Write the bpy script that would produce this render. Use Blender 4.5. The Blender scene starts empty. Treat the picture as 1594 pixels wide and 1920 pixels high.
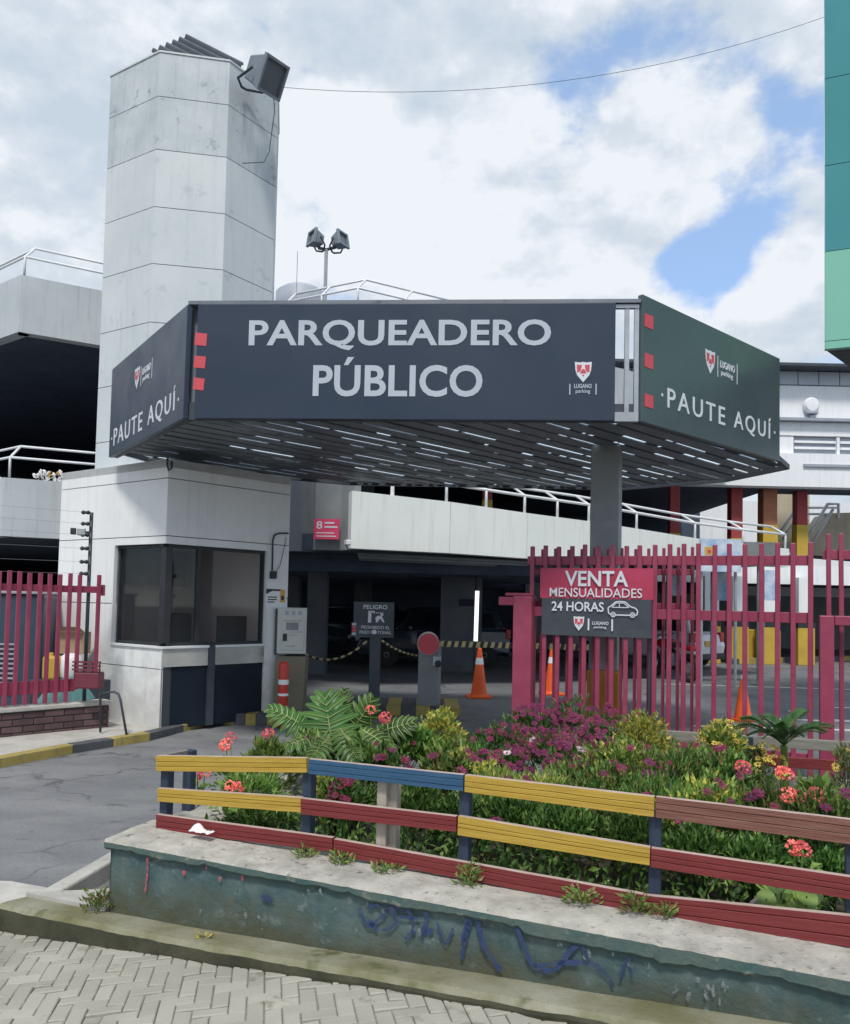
import bpy, bmesh, math, random
from mathutils import Vector, Matrix, noise as mnoise
random.seed(11)
R = math.radians
V = Vector
S = bpy.context.scene

# ------------------------------------------------------------------ camera
FOC, CX, CY, EYE = 1480.0, 797.0, 1062.0, 1.6
CAMROT = Matrix.Rotation(R(90 + 2.63), 3, 'X') @ Matrix.Rotation(R(1.23), 3, 'Z')
cd = bpy.data.cameras.new('camera'); cam = bpy.data.objects.new('camera', cd)
S.collection.objects.link(cam); S.camera = cam
cam.matrix_world = Matrix.Translation((0, 0, EYE)) @ CAMROT.to_4x4()
cd.sensor_fit = 'VERTICAL'; cd.sensor_height = 36.0; cd.lens = FOC / 1920 * 36
cd.shift_y = 102 / 1920; cd.clip_start = .05; cd.clip_end = 2000

# ------------------------------------------------------------------ light
SUN_EL, SUN_AZ = 58, 186            # azimuth from +Y towards +X
sl = bpy.data.lights.new('sun', 'SUN'); sl.energy = 2.4; sl.angle = R(9); sl.color = (1, .965, .9)
so = bpy.data.objects.new('sun', sl); S.collection.objects.link(so)
sd = V((math.sin(R(SUN_AZ)) * math.cos(R(SUN_EL)), math.cos(R(SUN_AZ)) * math.cos(R(SUN_EL)), math.sin(R(SUN_EL))))
so.rotation_euler = sd.to_track_quat('Z', 'Y').to_euler(); so.location = (0, 0, 30)
S.view_settings.view_transform = 'Standard'; S.view_settings.look = 'None'
S.view_settings.exposure = 0.3; S.view_settings.gamma = 1.0


def ray(x, y):
    return CAMROT @ V(((x - CX) / FOC, (CY - y) / FOC, -1))
def at(x, y, Y):
    d = ray(x, y); return V((0, 0, EYE)) + d * (Y / d.y)
def on_z(x, y, z):
    d = ray(x, y); return V((0, 0, EYE)) + d * ((z - EYE) / d.z)
def on_line(x, y, p0, u):
    d = ray(x, y); n = V((-u[1], u[0])); t = n.dot(V((p0[0], p0[1]))) / n.dot(V((d.x, d.y)))
    return V((0, 0, EYE)) + d * t

# ---- world: physical sky with a procedural cloud cover over the whole dome
W = bpy.data.worlds.new('World'); S.world = W; W.use_nodes = True
nt = W.node_tree; nt.nodes.clear()
def wn(t, **k):
    n = nt.nodes.new(t)
    for a, b in k.items(): setattr(n, a, b)
    return n
def wmath(op, a, b=None, c=None):
    n = wn('ShaderNodeMath', operation=op)
    for i, q in enumerate((a, b, c)):
        if q is None: continue
        if isinstance(q, (int, float)): n.inputs[i].default_value = q
        else: nt.links.new(q, n.inputs[i])
    return n.outputs[0]
wout = wn('ShaderNodeOutputWorld'); bg = wn('ShaderNodeBackground')
SKYS = .12
bg.inputs['Strength'].default_value = SKYS
sky = wn('ShaderNodeTexSky', sky_type='NISHITA', sun_disc=False)
sky.sun_elevation = R(SUN_EL); sky.sun_rotation = R(SUN_AZ); sky.altitude = 2600; sky.air_density = 1.0
sky.dust_density = .6; sky.ozone_density = 1.5
tc = wn('ShaderNodeTexCoord')
mp = wn('ShaderNodeMapping'); mp.inputs['Scale'].default_value = (1, 1, 1.5)
nt.links.new(tc.outputs['Generated'], mp.inputs['Vector'])
def wnoise(sc, det, rough, dist, off):
    m = wn('ShaderNodeVectorMath', operation='ADD'); m.inputs[1].default_value = off
    nt.links.new(mp.outputs[0], m.inputs[0])
    n = wn('ShaderNodeTexNoise'); n.inputs['Scale'].default_value = sc; n.inputs['Detail'].default_value = det
    n.inputs['Roughness'].default_value = rough; n.inputs['Distortion'].default_value = dist
    nt.links.new(m.outputs[0], n.inputs['Vector']); return n.outputs['Fac']
def blob(x, y, rad, amt):
    d = ray(x, y).normalized()
    n = wn('ShaderNodeVectorMath', operation='DOT_PRODUCT'); n.inputs[1].default_value = d
    nt.links.new(tc.outputs['Generated'], n.inputs[0])
    m = wn('ShaderNodeMapRange', interpolation_type='SMOOTHSTEP')
    m.inputs['From Min'].default_value = math.cos(rad / FOC); m.inputs['From Max'].default_value = 1.0
    m.inputs['To Max'].default_value = amt
    nt.links.new(n.outputs['Value'], m.inputs['Value']); return m.outputs[0]
n_a = wnoise(5.0, 12, .56, .0, (4.2, 1.3, .4)); n_up = wnoise(5.0, 6, .56, .0, (4.2, 1.3, .44)); n_f = wnoise(15.0, 8, .6, .0, (1.2, 5.3, 2.4))
dens = wmath('ADD', wmath('MULTIPLY_ADD', n_a, 3.1, -1.05), wmath('MULTIPLY', n_f, .40))
for b in [
        (1000, 200, 190, -.24), (1130, 200, 220, -.22), (1280, 190, 200, -.12), (1490, 230, 170, -.12), (1400, 150, 160, .02), (1350, 425, 130, -.46), (900, 60, 160, -.10),
        (1290, 545, 120, -.56), (1380, 560, 100, -.30), (1245, 300, 180, .48), (1010, 400, 300, .42), (1330, 330, 110, .2), (1480, 400, 120, .16), (1490, 500, 150, .32), (760, 160, 260, .35),
        (300, 250, 700, .30), (1250, 60, 240, .10), (1420, 650, 170, .30), (640, 420, 200, .1)]:
    dens = wmath('ADD', dens, blob(*b))
mr = wn('ShaderNodeMapRange', interpolation_type='SMOOTHSTEP')
mr.inputs['From Min'].default_value = .26; mr.inputs['From Max'].default_value = .72
nt.links.new(dens, mr.inputs['Value'])
shade = wmath('ADD', wmath('ADD', wmath('MULTIPLY_ADD', wmath('SUBTRACT', n_a, n_up), 1.5, .12), wmath('MULTIPLY', wnoise(3.0, 10, .58, .0, (9.1, 2.2, 3.3)), .8)), wmath('ADD', blob(700, 330, 420, .10), blob(230, 60, 420, -.02)))
shade = wmath('ADD', shade, wmath('ADD', blob(1100, 450, 420, .10), blob(560, 470, 300, .10)))
cr = wn('ShaderNodeValToRGB')
cr.color_ramp.elements[0].position = .36; cr.color_ramp.elements[0].color = (.47, .54, .625, 1)
cr.color_ramp.elements[1].position = .66; cr.color_ramp.elements[1].color = (.70, .735, .78, 1)
e = cr.color_ramp.elements.new(.51); e.color = (.55, .61, .68, 1)
nt.links.new(shade, cr.inputs[0])
cb = wn('ShaderNodeMix', data_type='RGBA', blend_type='MULTIPLY'); cb.inputs['Factor'].default_value = 1
nt.links.new(cr.outputs[0], cb.inputs['A']); k = 1.0 / SKYS; cb.inputs['B'].default_value = (k, k, k, 1)
mx = wn('ShaderNodeMix', data_type='RGBA'); nt.links.new(mr.outputs[0], mx.inputs['Factor'])
sb = wn('ShaderNodeMix', data_type='RGBA', blend_type='MIX'); sb.inputs['Factor'].default_value = .38
hs = wn('ShaderNodeHueSaturation'); hs.inputs['Saturation'].default_value = 1.15; hs.inputs['Value'].default_value = 1.6
nt.links.new(sky.outputs[0], hs.inputs['Color'])
nt.links.new(hs.outputs[0], sb.inputs['A']); sb.inputs['B'].default_value = (k * .55, k * .72, k * .95, 1)
nt.links.new(sb.outputs['Result'], mx.inputs['A']); nt.links.new(cb.outputs['Result'], mx.inputs['B'])
nt.links.new(mx.outputs['Result'], bg.inputs['Color']); nt.links.new(bg.outputs[0], wout.inputs[0])

# ------------------------------------------------------------------ materials
def pm(name, col, col2=None, scale=3.0, rough=.7, bump=.15, bscale=40, streak=None, metal=0.0, spec=.5,
       low=None, speck=None, stretch=(1, 1, 1), rnd=0.0):
    """Principled material: two colours mixed by noise, vertical run-off streaks, dirt near the ground, small specks."""
    m = bpy.data.materials.new(name); m.use_nodes = True; t = m.node_tree; N = t.nodes; L = t.links
    b = N['Principled BSDF']; tcn = N.new('ShaderNodeTexCoord')
    def mapd(sc):
        q = N.new('ShaderNodeMapping'); q.inputs['Scale'].default_value = sc
        L.new(tcn.outputs['Object'], q.inputs[0]); return q.outputs[0]
    def nz(vec, sc, det=6, ro=.6):
        q = N.new('ShaderNodeTexNoise'); q.inputs['Scale'].default_value = sc; q.inputs['Detail'].default_value = det
        q.inputs['Roughness'].default_value = ro; L.new(vec, q.inputs['Vector']); return q.outputs['Fac']
    def rng(v, a, c, lo=0., hi=1.):
        q = N.new('ShaderNodeMapRange'); q.inputs[1].default_value = a; q.inputs[2].default_value = c
        q.inputs[3].default_value = lo; q.inputs[4].default_value = hi; L.new(v, q.inputs[0]); return q.outputs[0]
    def mix(f, a, c):
        q = N.new('ShaderNodeMix'); q.data_type = 'RGBA'
        if isinstance(f, float): q.inputs['Factor'].default_value = f
        else: L.new(f, q.inputs['Factor'])
        for nm, z in (('A', a), ('B', c)):
            if isinstance(z, tuple): q.inputs[nm].default_value = (*z, 1)
            else: L.new(z, q.inputs[nm])
        return q.outputs['Result']
    base = mapd(stretch)
    c = tuple(col)
    if col2: c = mix(rng(nz(base, scale), .34, .66), tuple(col), tuple(col2))
    if streak:
        sc, am = streak
        f = rng(nz(mapd((7, 7, .45)), 1.6, 5, .65), .52, .78, 0, am); c = mix(f, c, tuple(sc))
    if speck:
        sc, am, ss = speck
        f = rng(nz(base, ss, 3, .7), .60, .70, 0, am); c = mix(f, c, tuple(sc))
    if low:
        sc, z0, z1, am = low
        g = N.new('ShaderNodeNewGeometry'); sp = N.new('ShaderNodeSeparateXYZ'); L.new(g.outputs['Position'], sp.inputs[0])
        z = N.new('ShaderNodeMath'); z.operation = 'ADD'; L.new(sp.outputs[2], z.inputs[0])
        L.new(rng(nz(mapd((2.5, 2.5, 2.5)), 2.2), .3, .7, -(z1 - z0) * .5, (z1 - z0) * .5), z.inputs[1])
        c = mix(rng(z.outputs[0], z0, z1, am, 0), c, tuple(sc))
    if rnd:
        g2 = N.new('ShaderNodeNewGeometry'); h = N.new('ShaderNodeHueSaturation')
        L.new(rng(g2.outputs['Random Per Island'], 0, 1, 1 - rnd, 1 + rnd), h.inputs['Value'])
        if isinstance(c, tuple): h.inputs['Color'].default_value = (*c, 1)
        else: L.new(c, h.inputs['Color'])
        c = h.outputs[0]
    if isinstance(c, tuple): b.inputs['Base Color'].default_value = (*c, 1)
    else: L.new(c, b.inputs['Base Color'])
    rn = nz(base, scale * 2.3)
    L.new(rng(rn, .3, .7, max(.02, rough - .1), min(1, rough + .1)), b.inputs['Roughness'])
    b.inputs['Metallic'].default_value = metal; b.inputs['Specular IOR Level'].default_value = spec
    if bump:
        bp = N.new('ShaderNodeBump'); bp.inputs['Strength'].default_value = bump; bp.inputs['Distance'].default_value = .01
        L.new(nz(base, bscale, 8, .65), bp.inputs['Height']); L.new(bp.outputs[0], b.inputs['Normal'])
    return m

def leafmat(name, c1, c2, trans=.3, rough=.5):
    m = bpy.data.materials.new(name); m.use_nodes = True; t = m.node_tree; N = t.nodes; L = t.links
    b = N['Principled BSDF']; g = N.new('ShaderNodeNewGeometry'); cr_ = N.new('ShaderNodeValToRGB')
    cr_.color_ramp.elements[0].color = (*c1, 1); cr_.color_ramp.elements[1].color = (*c2, 1)
    L.new(g.outputs['Random Per Island'], cr_.inputs[0]); L.new(cr_.outputs[0], b.inputs['Base Color'])
    oi = N.new('ShaderNodeObjectInfo'); mrr = N.new('ShaderNodeMapRange'); mrr.inputs[3].default_value = .72; mrr.inputs[4].default_value = 1.35; L.new(oi.outputs['Random'], mrr.inputs[0])
    mrh = N.new('ShaderNodeMapRange'); mrh.inputs[3].default_value = .485; mrh.inputs[4].default_value = .515; L.new(oi.outputs['Random'], mrh.inputs[0])
    hsv = N.new('ShaderNodeHueSaturation'); L.new(mrr.outputs[0], hsv.inputs['Value']); L.new(mrh.outputs[0], hsv.inputs['Hue']); L.new(cr_.outputs[0], hsv.inputs['Color']); L.new(hsv.outputs[0], b.inputs['Base Color'])
    b.inputs['Roughness'].default_value = rough; b.inputs['Specular IOR Level'].default_value = .35
    tr = N.new('ShaderNodeBsdfTranslucent'); L.new(cr_.outputs[0], tr.inputs[0])
    ms = N.new('ShaderNodeMixShader'); ms.inputs[0].default_value = trans
    L.new(b.outputs[0], ms.inputs[1]); L.new(tr.outputs[0], ms.inputs[2]); L.new(ms.outputs[0], N['Material Output'].inputs[0])
    return m

def glassmat(name, col, alpha, rough=.06):
    m = bpy.data.materials.new(name); m.use_nodes = True; b = m.node_tree.nodes['Principled BSDF']
    b.inputs['Base Color'].default_value = (*col, 1); b.inputs['Roughness'].default_value = rough
    b.inputs['Alpha'].default_value = alpha; b.inputs['IOR'].default_value = 1.5
    return m

M = {}
M['asphalt'] = pm('asphalt', (.115, .12, .128), (.185, .19, .198), .9, .85, .5, 160, speck=((.22, .22, .22), .5, 60))
M['driveway'] = pm('driveway_asphalt', (.14, .144, .15), (.215, .217, .22), 1.1, .8, .4, 120, stretch=(.9, 1.7, 1), speck=((.075, .077, .082), .7, 4))
M['earth'] = pm('earth', (.09, .075, .055), (.13, .11, .085), 2, .95, .3, 30)
M['soil'] = pm('soil', (.035, .028, .02), (.07, .055, .038), 6, .95, .6, 40)
M['paver'] = pm('paver', (.28, .265, .22), (.355, .338, .288), 2.2, .85, .4, 90, rnd=.10, speck=((.17, .155, .115), .7, 6))
M['joint'] = pm('paver_joint', (.19, .175, .14), (.25, .235, .19), 6, .95, .3, 60)
M['concrete'] = pm('concrete', (.36, .345, .31), (.5, .48, .44), 4, .85, .5, 70, speck=((.2, .19, .17), .6, 22))
M['cap'] = pm('cap_concrete', (.29, .275, .24), (.47, .45, .40), 9, .9, .8, 55, speck=((.13, .12, .10), .85, 22), low=((.2,.19,.16), 0, .1, 0))
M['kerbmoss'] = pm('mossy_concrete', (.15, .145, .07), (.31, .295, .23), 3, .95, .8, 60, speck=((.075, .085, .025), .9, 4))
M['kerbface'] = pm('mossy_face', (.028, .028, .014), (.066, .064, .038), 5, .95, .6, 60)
M['teal'] = pm('teal_paint', (.036, .08, .085), (.095, .14, .138), 5, .75, .6, 35, speck=((.17, .20, .19), .7, 11), streak=((.14, .16, .14), .55), low=((.075, .07, .032), .20, .36, .8))
M['tealedge'] = pm('teal_edge', (.045, .10, .10), (.10, .13, .11), 6, .85, .6, 40, speck=((.24, .225, .19), .85, 11))
M['white'] = pm('white_panel', (.66, .68, .68), (.74, .75, .74), 1.2, .6, .05, 20, streak=((.42, .42, .38), .35))
M['whitedirty'] = pm('white_render', (.76, .765, .76), (.83, .83, .81), 1.6, .7, .1, 30, streak=((.42, .41, .37), .3), low=((.36, .34, .30), .12, .95, .5))
M['tower'] = pm('tower_panel', (.52, .57, .585), (.62, .65, .655), .8, .6, .06, 16, streak=((.36, .40, .42), .4), speck=((.30, .35, .38), .35, 3.5))
M['tower_top'] = pm('weathered_tower_panel', (.44, .49, .51), (.56, .60, .61), 2.0, .7, .08, 16, streak=((.28, .32, .34), .6), speck=((.22, .27, .31), .7, 5))
M['parapet'] = pm('parapet_render', (.60, .63, .60), (.70, .72, .68), 1.4, .8, .15, 25, streak=((.27, .27, .22), .55))
M['greypar'] = pm('grey_parapet', (.44, .48, .50), (.53, .56, .575), 1.1, .8, .15, 25, streak=((.25, .26, .25), .5))
M['jointdark'] = pm('dark_joint', (.05, .055, .06), None, 3, .9, 0)
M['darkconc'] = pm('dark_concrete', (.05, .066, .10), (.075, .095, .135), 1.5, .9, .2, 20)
M['greywall'] = pm('grey_wall', (.19, .205, .215), (.25, .265, .27), 1.6, .85, .2, 25, streak=((.12, .12, .12), .5))
M['sign'] = pm('sign_face', (.015, .027, .050), (.019, .033, .059), .7, .38, 0)
M['signsheen'] = pm('sky_sheen_sign_face', (.058, .085, .088), (.066, .094, .098), .7, .3, 0)  # sky reflection on the right sign put into a lighter face colour
M['letter'] = pm('letter_grey', (.42, .46, .52), (.46, .50, .56), 3, .5, 0)
M['white_paint'] = pm('white_paint', (.74, .75, .76), (.80, .80, .80), 5, .45, .05, 20)
M['signred'] = pm('sign_red', (.55, .06, .08), (.60, .075, .10), 3, .5, 0)
M['pink'] = pm('pink_sign', (.62, .05, .13), (.68, .07, .15), 3, .45, 0)
M['bannerred'] = pm('banner_crimson', (.38, .03, .075), (.46, .045, .10), 2, .5, .3, 9)
M['bannerdark'] = pm('banner_charcoal', (.04, .05, .06), (.055, .065, .075), 2, .5, .3, 9)
M['steel'] = pm('grey_steel', (.18, .195, .20), (.24, .255, .26), 3, .5, .06, 20, metal=.15)
M['darksteel'] = pm('dark_steel', (.045, .055, .07), (.07, .08, .095), 3, .55, .1, 20, metal=.2)
M['slat'] = pm('slat_steel', (.135, .155, .185), (.19, .21, .235), 2.2, .5, .08, 14, metal=.1, speck=((.03, .035, .04), .6, 3))
M['galv'] = pm('galvanised', (.34, .36, .38), (.44, .46, .48), 5, .4, .08, 30, metal=.5)
M['redfence'] = pm('crimson_paint', (.25, .030, .07), (.31, .050, .095), 4, .45, .1, 25, speck=((.2, .04, .06), .5, 14))
M['yellow'] = pm('yellow_paint', (.46, .30, .035), (.54, .37, .05), 3, .6, .1, 30)
M['black'] = pm('black_paint', (.018, .02, .025), (.03, .032, .038), 4, .55, .05, 30)
M['navyblack'] = pm('navy_panel', (.006, .012, .022), (.010, .017, .028), 2, .55, .03, 20, spec=.25)
M['redcol'] = pm('red_column', (.30, .035, .04), (.36, .05, .05), 3, .6, .05, 20)
M['brickcol'] = pm('orange_column', (.36, .13, .07), (.42, .17, .09), 3, .7, .1, 30)
M['orange'] = pm('cone_orange', (.78, .10, .015), (.85, .14, .025), 4, .5, .03, 20, speck=((.4, .08, .03), .4, 20))
M['postred'] = pm('post_red', (.48, .035, .025), (.56, .06, .04), 6, .5, .05, 20, speck=((.75, .5, .45), .6, 9))
M['cabinet'] = pm('cabinet_beige', (.50, .52, .48), (.57, .58, .54), 4, .5, .03, 20, streak=((.33, .33, .29), .4))
M['pedestal'] = pm('pedestal_taupe', (.15, .14, .10), (.22, .19, .13), 3, .7, .1, 20, speck=((.4, .10, .05), .5, 5))
M['lamp'] = pm('lamp_grey', (.17, .21, .25), (.24, .28, .32), 4, .6, .08, 20)
M['lampglass'] = glassmat('lamp_glass', (.12, .14, .16), 1.0, .12)
M['corrug'] = pm('corrugated_sheet', (.06, .075, .095), (.10, .115, .135), 3, .7, .15, 30)
M['wire'] = pm('wire_black', (.06, .065, .07), None, 3, .7, 0)
M['rail'] = pm('white_rail', (.70, .72, .74), (.78, .79, .80), 6, .4, .04, 20, speck=((.45, .42, .38), .4, 12))
M['brick'] = pm('brick_purple', (.075, .045, .05), (.12, .07, .07), 5, .9, .4, 40, rnd=.25)
M['mortar'] = pm('mortar', (.06, .05, .05), (.10, .085, .08), 6, .95, .3, 40)
M['glass'] = glassmat('tinted_glass', (.02, .026, .03), .16, .03); M['glass'].node_tree.nodes['Principled BSDF'].inputs['IOR'].default_value = 1.9
M['clearglass'] = glassmat('car_glass', (.015, .02, .025), .92)
M['tealcan'] = pm('teal_tarp', (.16, .42, .40), (.22, .50, .46), 4, .6, .15, 16)
M['cardboard'] = pm('cardboard', (.28, .20, .12), (.34, .25, .16), 4, .85, .1, 30)
M['binblue'] = pm('bin_blue', (.02, .045, .07), (.03, .06, .09), 2, .45, .04, 12)
M['greenpanel'] = pm('teal_cladding', (.05, .25, .265), (.065, .28, .295), .5, .14, .0, 6)
M['greenlight'] = pm('mint_cladding', (.19, .48, .36), (.22, .52, .40), .5, .35, .02, 6)
M['beige'] = pm('beige_wall', (.50, .44, .32), (.60, .53, .40), 1.5, .8, .1, 20, streak=((.3, .27, .2), .4))
M['farwhite'] = pm('far_white', (.80, .815, .83), (.85, .86, .865), .8, .7, .05, 15, streak=((.45, .46, .47), .35))
M['fargrey'] = pm('far_grey', (.30, .33, .38), (.36, .39, .44), 1.5, .6, .05, 15)
M['bluepic'] = pm('poster_blue', (.25, .42, .68), (.70, .76, .82), 3.5, .5, 0)
M['carwhite'] = pm('car_white', (.72, .73, .74), (.76, .77, .78), 1, .25, 0)
M['cardark'] = pm('car_dark', (.02, .03, .045), (.025, .036, .05), 1, .2, 0)
M['rubber'] = pm('rubber', (.015, .015, .016), (.03, .03, .03), 8, .8, .1, 40)
M['tail'] = pm('tail_light', (.40, .012, .015), None, 3, .2, 0)
M['ywood'] = pm('yellow_board', (.38, .235, .025), (.50, .33, .05), 6, .6, .35, 24, stretch=(.35, 3, 9), speck=((.22, .15, .05), .5, 5))
M['bwood'] = pm('blue_board', (.018, .07, .15), (.03, .10, .19), 6, .6, .35, 24, stretch=(.35, 3, 9), speck=((.10, .17, .23), .5, 5))
M['rwood'] = pm('red_board', (.15, .015, .017), (.205, .028, .027), 6, .55, .35, 24, stretch=(.35, 3, 9), speck=((.11, .02, .02), .6, 6))
M['oldwood'] = pm('weathered_red_board', (.15, .055, .038), (.26, .12, .09), 7, .8, .6, 20, stretch=(.35, 3, 12), speck=((.42, .30, .25), .7, 6))
M['navywood'] = pm('navy_post', (.015, .028, .055), (.028, .045, .08), 6, .6, .3, 24, stretch=(3, 3, .4))
M['barewood'] = pm('bare_wood', (.30, .26, .21), (.42, .38, .32), 6, .85, .5, 24, stretch=(6, 6, .5), speck=((.16, .12, .09), .6, 6))
M['greywood'] = pm('grey_board', (.19, .18, .155), (.27, .255, .22), 6, .8, .4, 24, stretch=(.35, 3, 9))
M['worn'] = pm('worn_wood_edge', (.34, .24, .21), (.48, .38, .33), 12, .85, .4, 30, stretch=(.5, 3, 3))
M['graffiti'] = pm('graffiti_blue', (.018, .035, .10), (.03, .055, .14), 6, .7, .1, 40)
M['paintpink'] = pm('paint_pink', (.50, .08, .11), (.40, .10, .12), 9, .7, .1, 40)
M['paintpale'] = pm('paint_pale', (.16, .19, .19), (.27, .30, .29), 9, .8, .1, 40)
M['leaf_dark'] = leafmat('leaf_dark', (.022, .062, .014), (.06, .14, .03))
M['leaf_mid'] = leafmat('leaf_mid', (.06, .135, .022), (.17, .29, .065))
M['leaf_light'] = leafmat('leaf_light', (.13, .22, .04), (.28, .37, .10))
M['leaf_gold'] = leafmat('leaf_gold', (.36, .36, .05), (.68, .60, .15), .35)
M['leaf_big'] = leafmat('leaf_big', (.04, .105, .022), (.10, .20, .045), .3, .4)
M['leaf_rib'] = leafmat('leaf_rib', (.30, .36, .14), (.38, .42, .18), .25, .4)
M['leaf_pale'] = leafmat('leaf_pale', (.22, .28, .16), (.42, .46, .32), .3)
M['purple'] = leafmat('petal_purple', (.095, .006, .038), (.235, .024, .098), .3)
M['coral'] = leafmat('petal_coral', (.85, .17, .17), (1.0, .36, .33), .35)
M['wine'] = leafmat('petal_wine', (.10, .008, .03), (.20, .015, .06), .25)
M['petal_yellow'] = leafmat('petal_yellow', (.60, .42, .03), (.75, .60, .12), .35)
M['petal_pale'] = leafmat('petal_pale', (.65, .40, .50), (.8, .6, .68), .35)
M['eye'] = pm('flower_eye', (.05, .02, .05), None, 3, .8, 0)
M['dry'] = leafmat('dry_grass', (.16, .12, .05), (.30, .24, .12), .2)
_tube = bpy.data.materials.new('glow_streak_surface'); _tube.use_nodes = True  # glowing surface for the bright streak in the garage
_tube.node_tree.nodes['Principled BSDF'].inputs['Emission Color'].default_value = (.85, .92, 1, 1)
_tube.node_tree.nodes['Principled BSDF'].inputs['Emission Strength'].default_value = 1.4
M['tube'] = _tube

def patchy(m, sc, lo, hi):
    """thin, worn coat: the paint breaks up where the noise is low"""
    t = m.node_tree; b = t.nodes['Principled BSDF']; c_ = t.nodes.new('ShaderNodeTexCoord'); n_ = t.nodes.new('ShaderNodeTexNoise'); n_.inputs['Scale'].default_value = sc; n_.inputs['Detail'].default_value = 6
    r_ = t.nodes.new('ShaderNodeMapRange'); r_.inputs[1].default_value = lo; r_.inputs[2].default_value = hi
    t.links.new(c_.outputs['Object'], n_.inputs['Vector']); t.links.new(n_.outputs['Fac'], r_.inputs[0]); t.links.new(r_.outputs[0], b.inputs['Alpha'])
patchy(M['graffiti'], 30, .26, .56); patchy(M['paintpale'], 60, .40, .68); patchy(M['paintpink'], 60, .32, .58)
def crack_asphalt(m, sc, dark):
    """cracks, patched areas and oil stains added over an asphalt material"""
    t = m.node_tree; N = t.nodes; L = t.links; b = N['Principled BSDF']; src = b.inputs['Base Color'].links[0].from_socket
    tcn = N.new('ShaderNodeTexCoord'); nz = N.new('ShaderNodeTexNoise'); nz.inputs['Scale'].default_value = 2.5; nz.inputs['Detail'].default_value = 5; L.new(tcn.outputs['Object'], nz.inputs['Vector'])
    va = N.new('ShaderNodeVectorMath'); va.operation = 'MULTIPLY_ADD'; va.inputs[1].default_value = (.55, .55, .55); L.new(nz.outputs['Color'], va.inputs[0]); L.new(tcn.outputs['Object'], va.inputs[2])
    vo = N.new('ShaderNodeTexVoronoi'); vo.feature = 'DISTANCE_TO_EDGE'; vo.inputs['Scale'].default_value = sc; L.new(va.outputs[0], vo.inputs['Vector'])
    mr_ = N.new('ShaderNodeMapRange'); mr_.inputs[1].default_value = .004; mr_.inputs[2].default_value = .016; mr_.inputs[3].default_value = .75; mr_.inputs[4].default_value = 0; L.new(vo.outputs['Distance'], mr_.inputs[0])
    n2 = N.new('ShaderNodeTexNoise'); n2.inputs['Scale'].default_value = .9; L.new(tcn.outputs['Object'], n2.inputs['Vector'])
    m2 = N.new('ShaderNodeMapRange'); m2.inputs[1].default_value = .45; m2.inputs[2].default_value = .6; L.new(n2.outputs['Fac'], m2.inputs[0])
    mu = N.new('ShaderNodeMath'); mu.operation = 'MULTIPLY'; L.new(mr_.outputs[0], mu.inputs[0]); L.new(m2.outputs[0], mu.inputs[1])
    n3 = N.new('ShaderNodeTexNoise'); n3.inputs['Scale'].default_value = 190; n3.inputs['Detail'].default_value = 2; L.new(tcn.outputs['Object'], n3.inputs['Vector'])
    m3 = N.new('ShaderNodeMapRange'); m3.inputs[1].default_value = .35; m3.inputs[2].default_value = .68; m3.inputs[3].default_value = .72; m3.inputs[4].default_value = 1.3; L.new(n3.outputs['Fac'], m3.inputs[0])
    hv = N.new('ShaderNodeHueSaturation'); L.new(src, hv.inputs['Color']); L.new(m3.outputs[0], hv.inputs['Value'])
    mx_ = N.new('ShaderNodeMix'); mx_.data_type = 'RGBA'; L.new(mu.outputs[0], mx_.inputs['Factor']); L.new(hv.outputs[0], mx_.inputs['A']); mx_.inputs['B'].default_value = (*dark, 1); L.new(mx_.outputs['Result'], b.inputs['Base Color'])
crack_asphalt(M['driveway'], .75, (.045, .045, .05)); crack_asphalt(M['asphalt'], .45, (.04, .04, .045))

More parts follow.
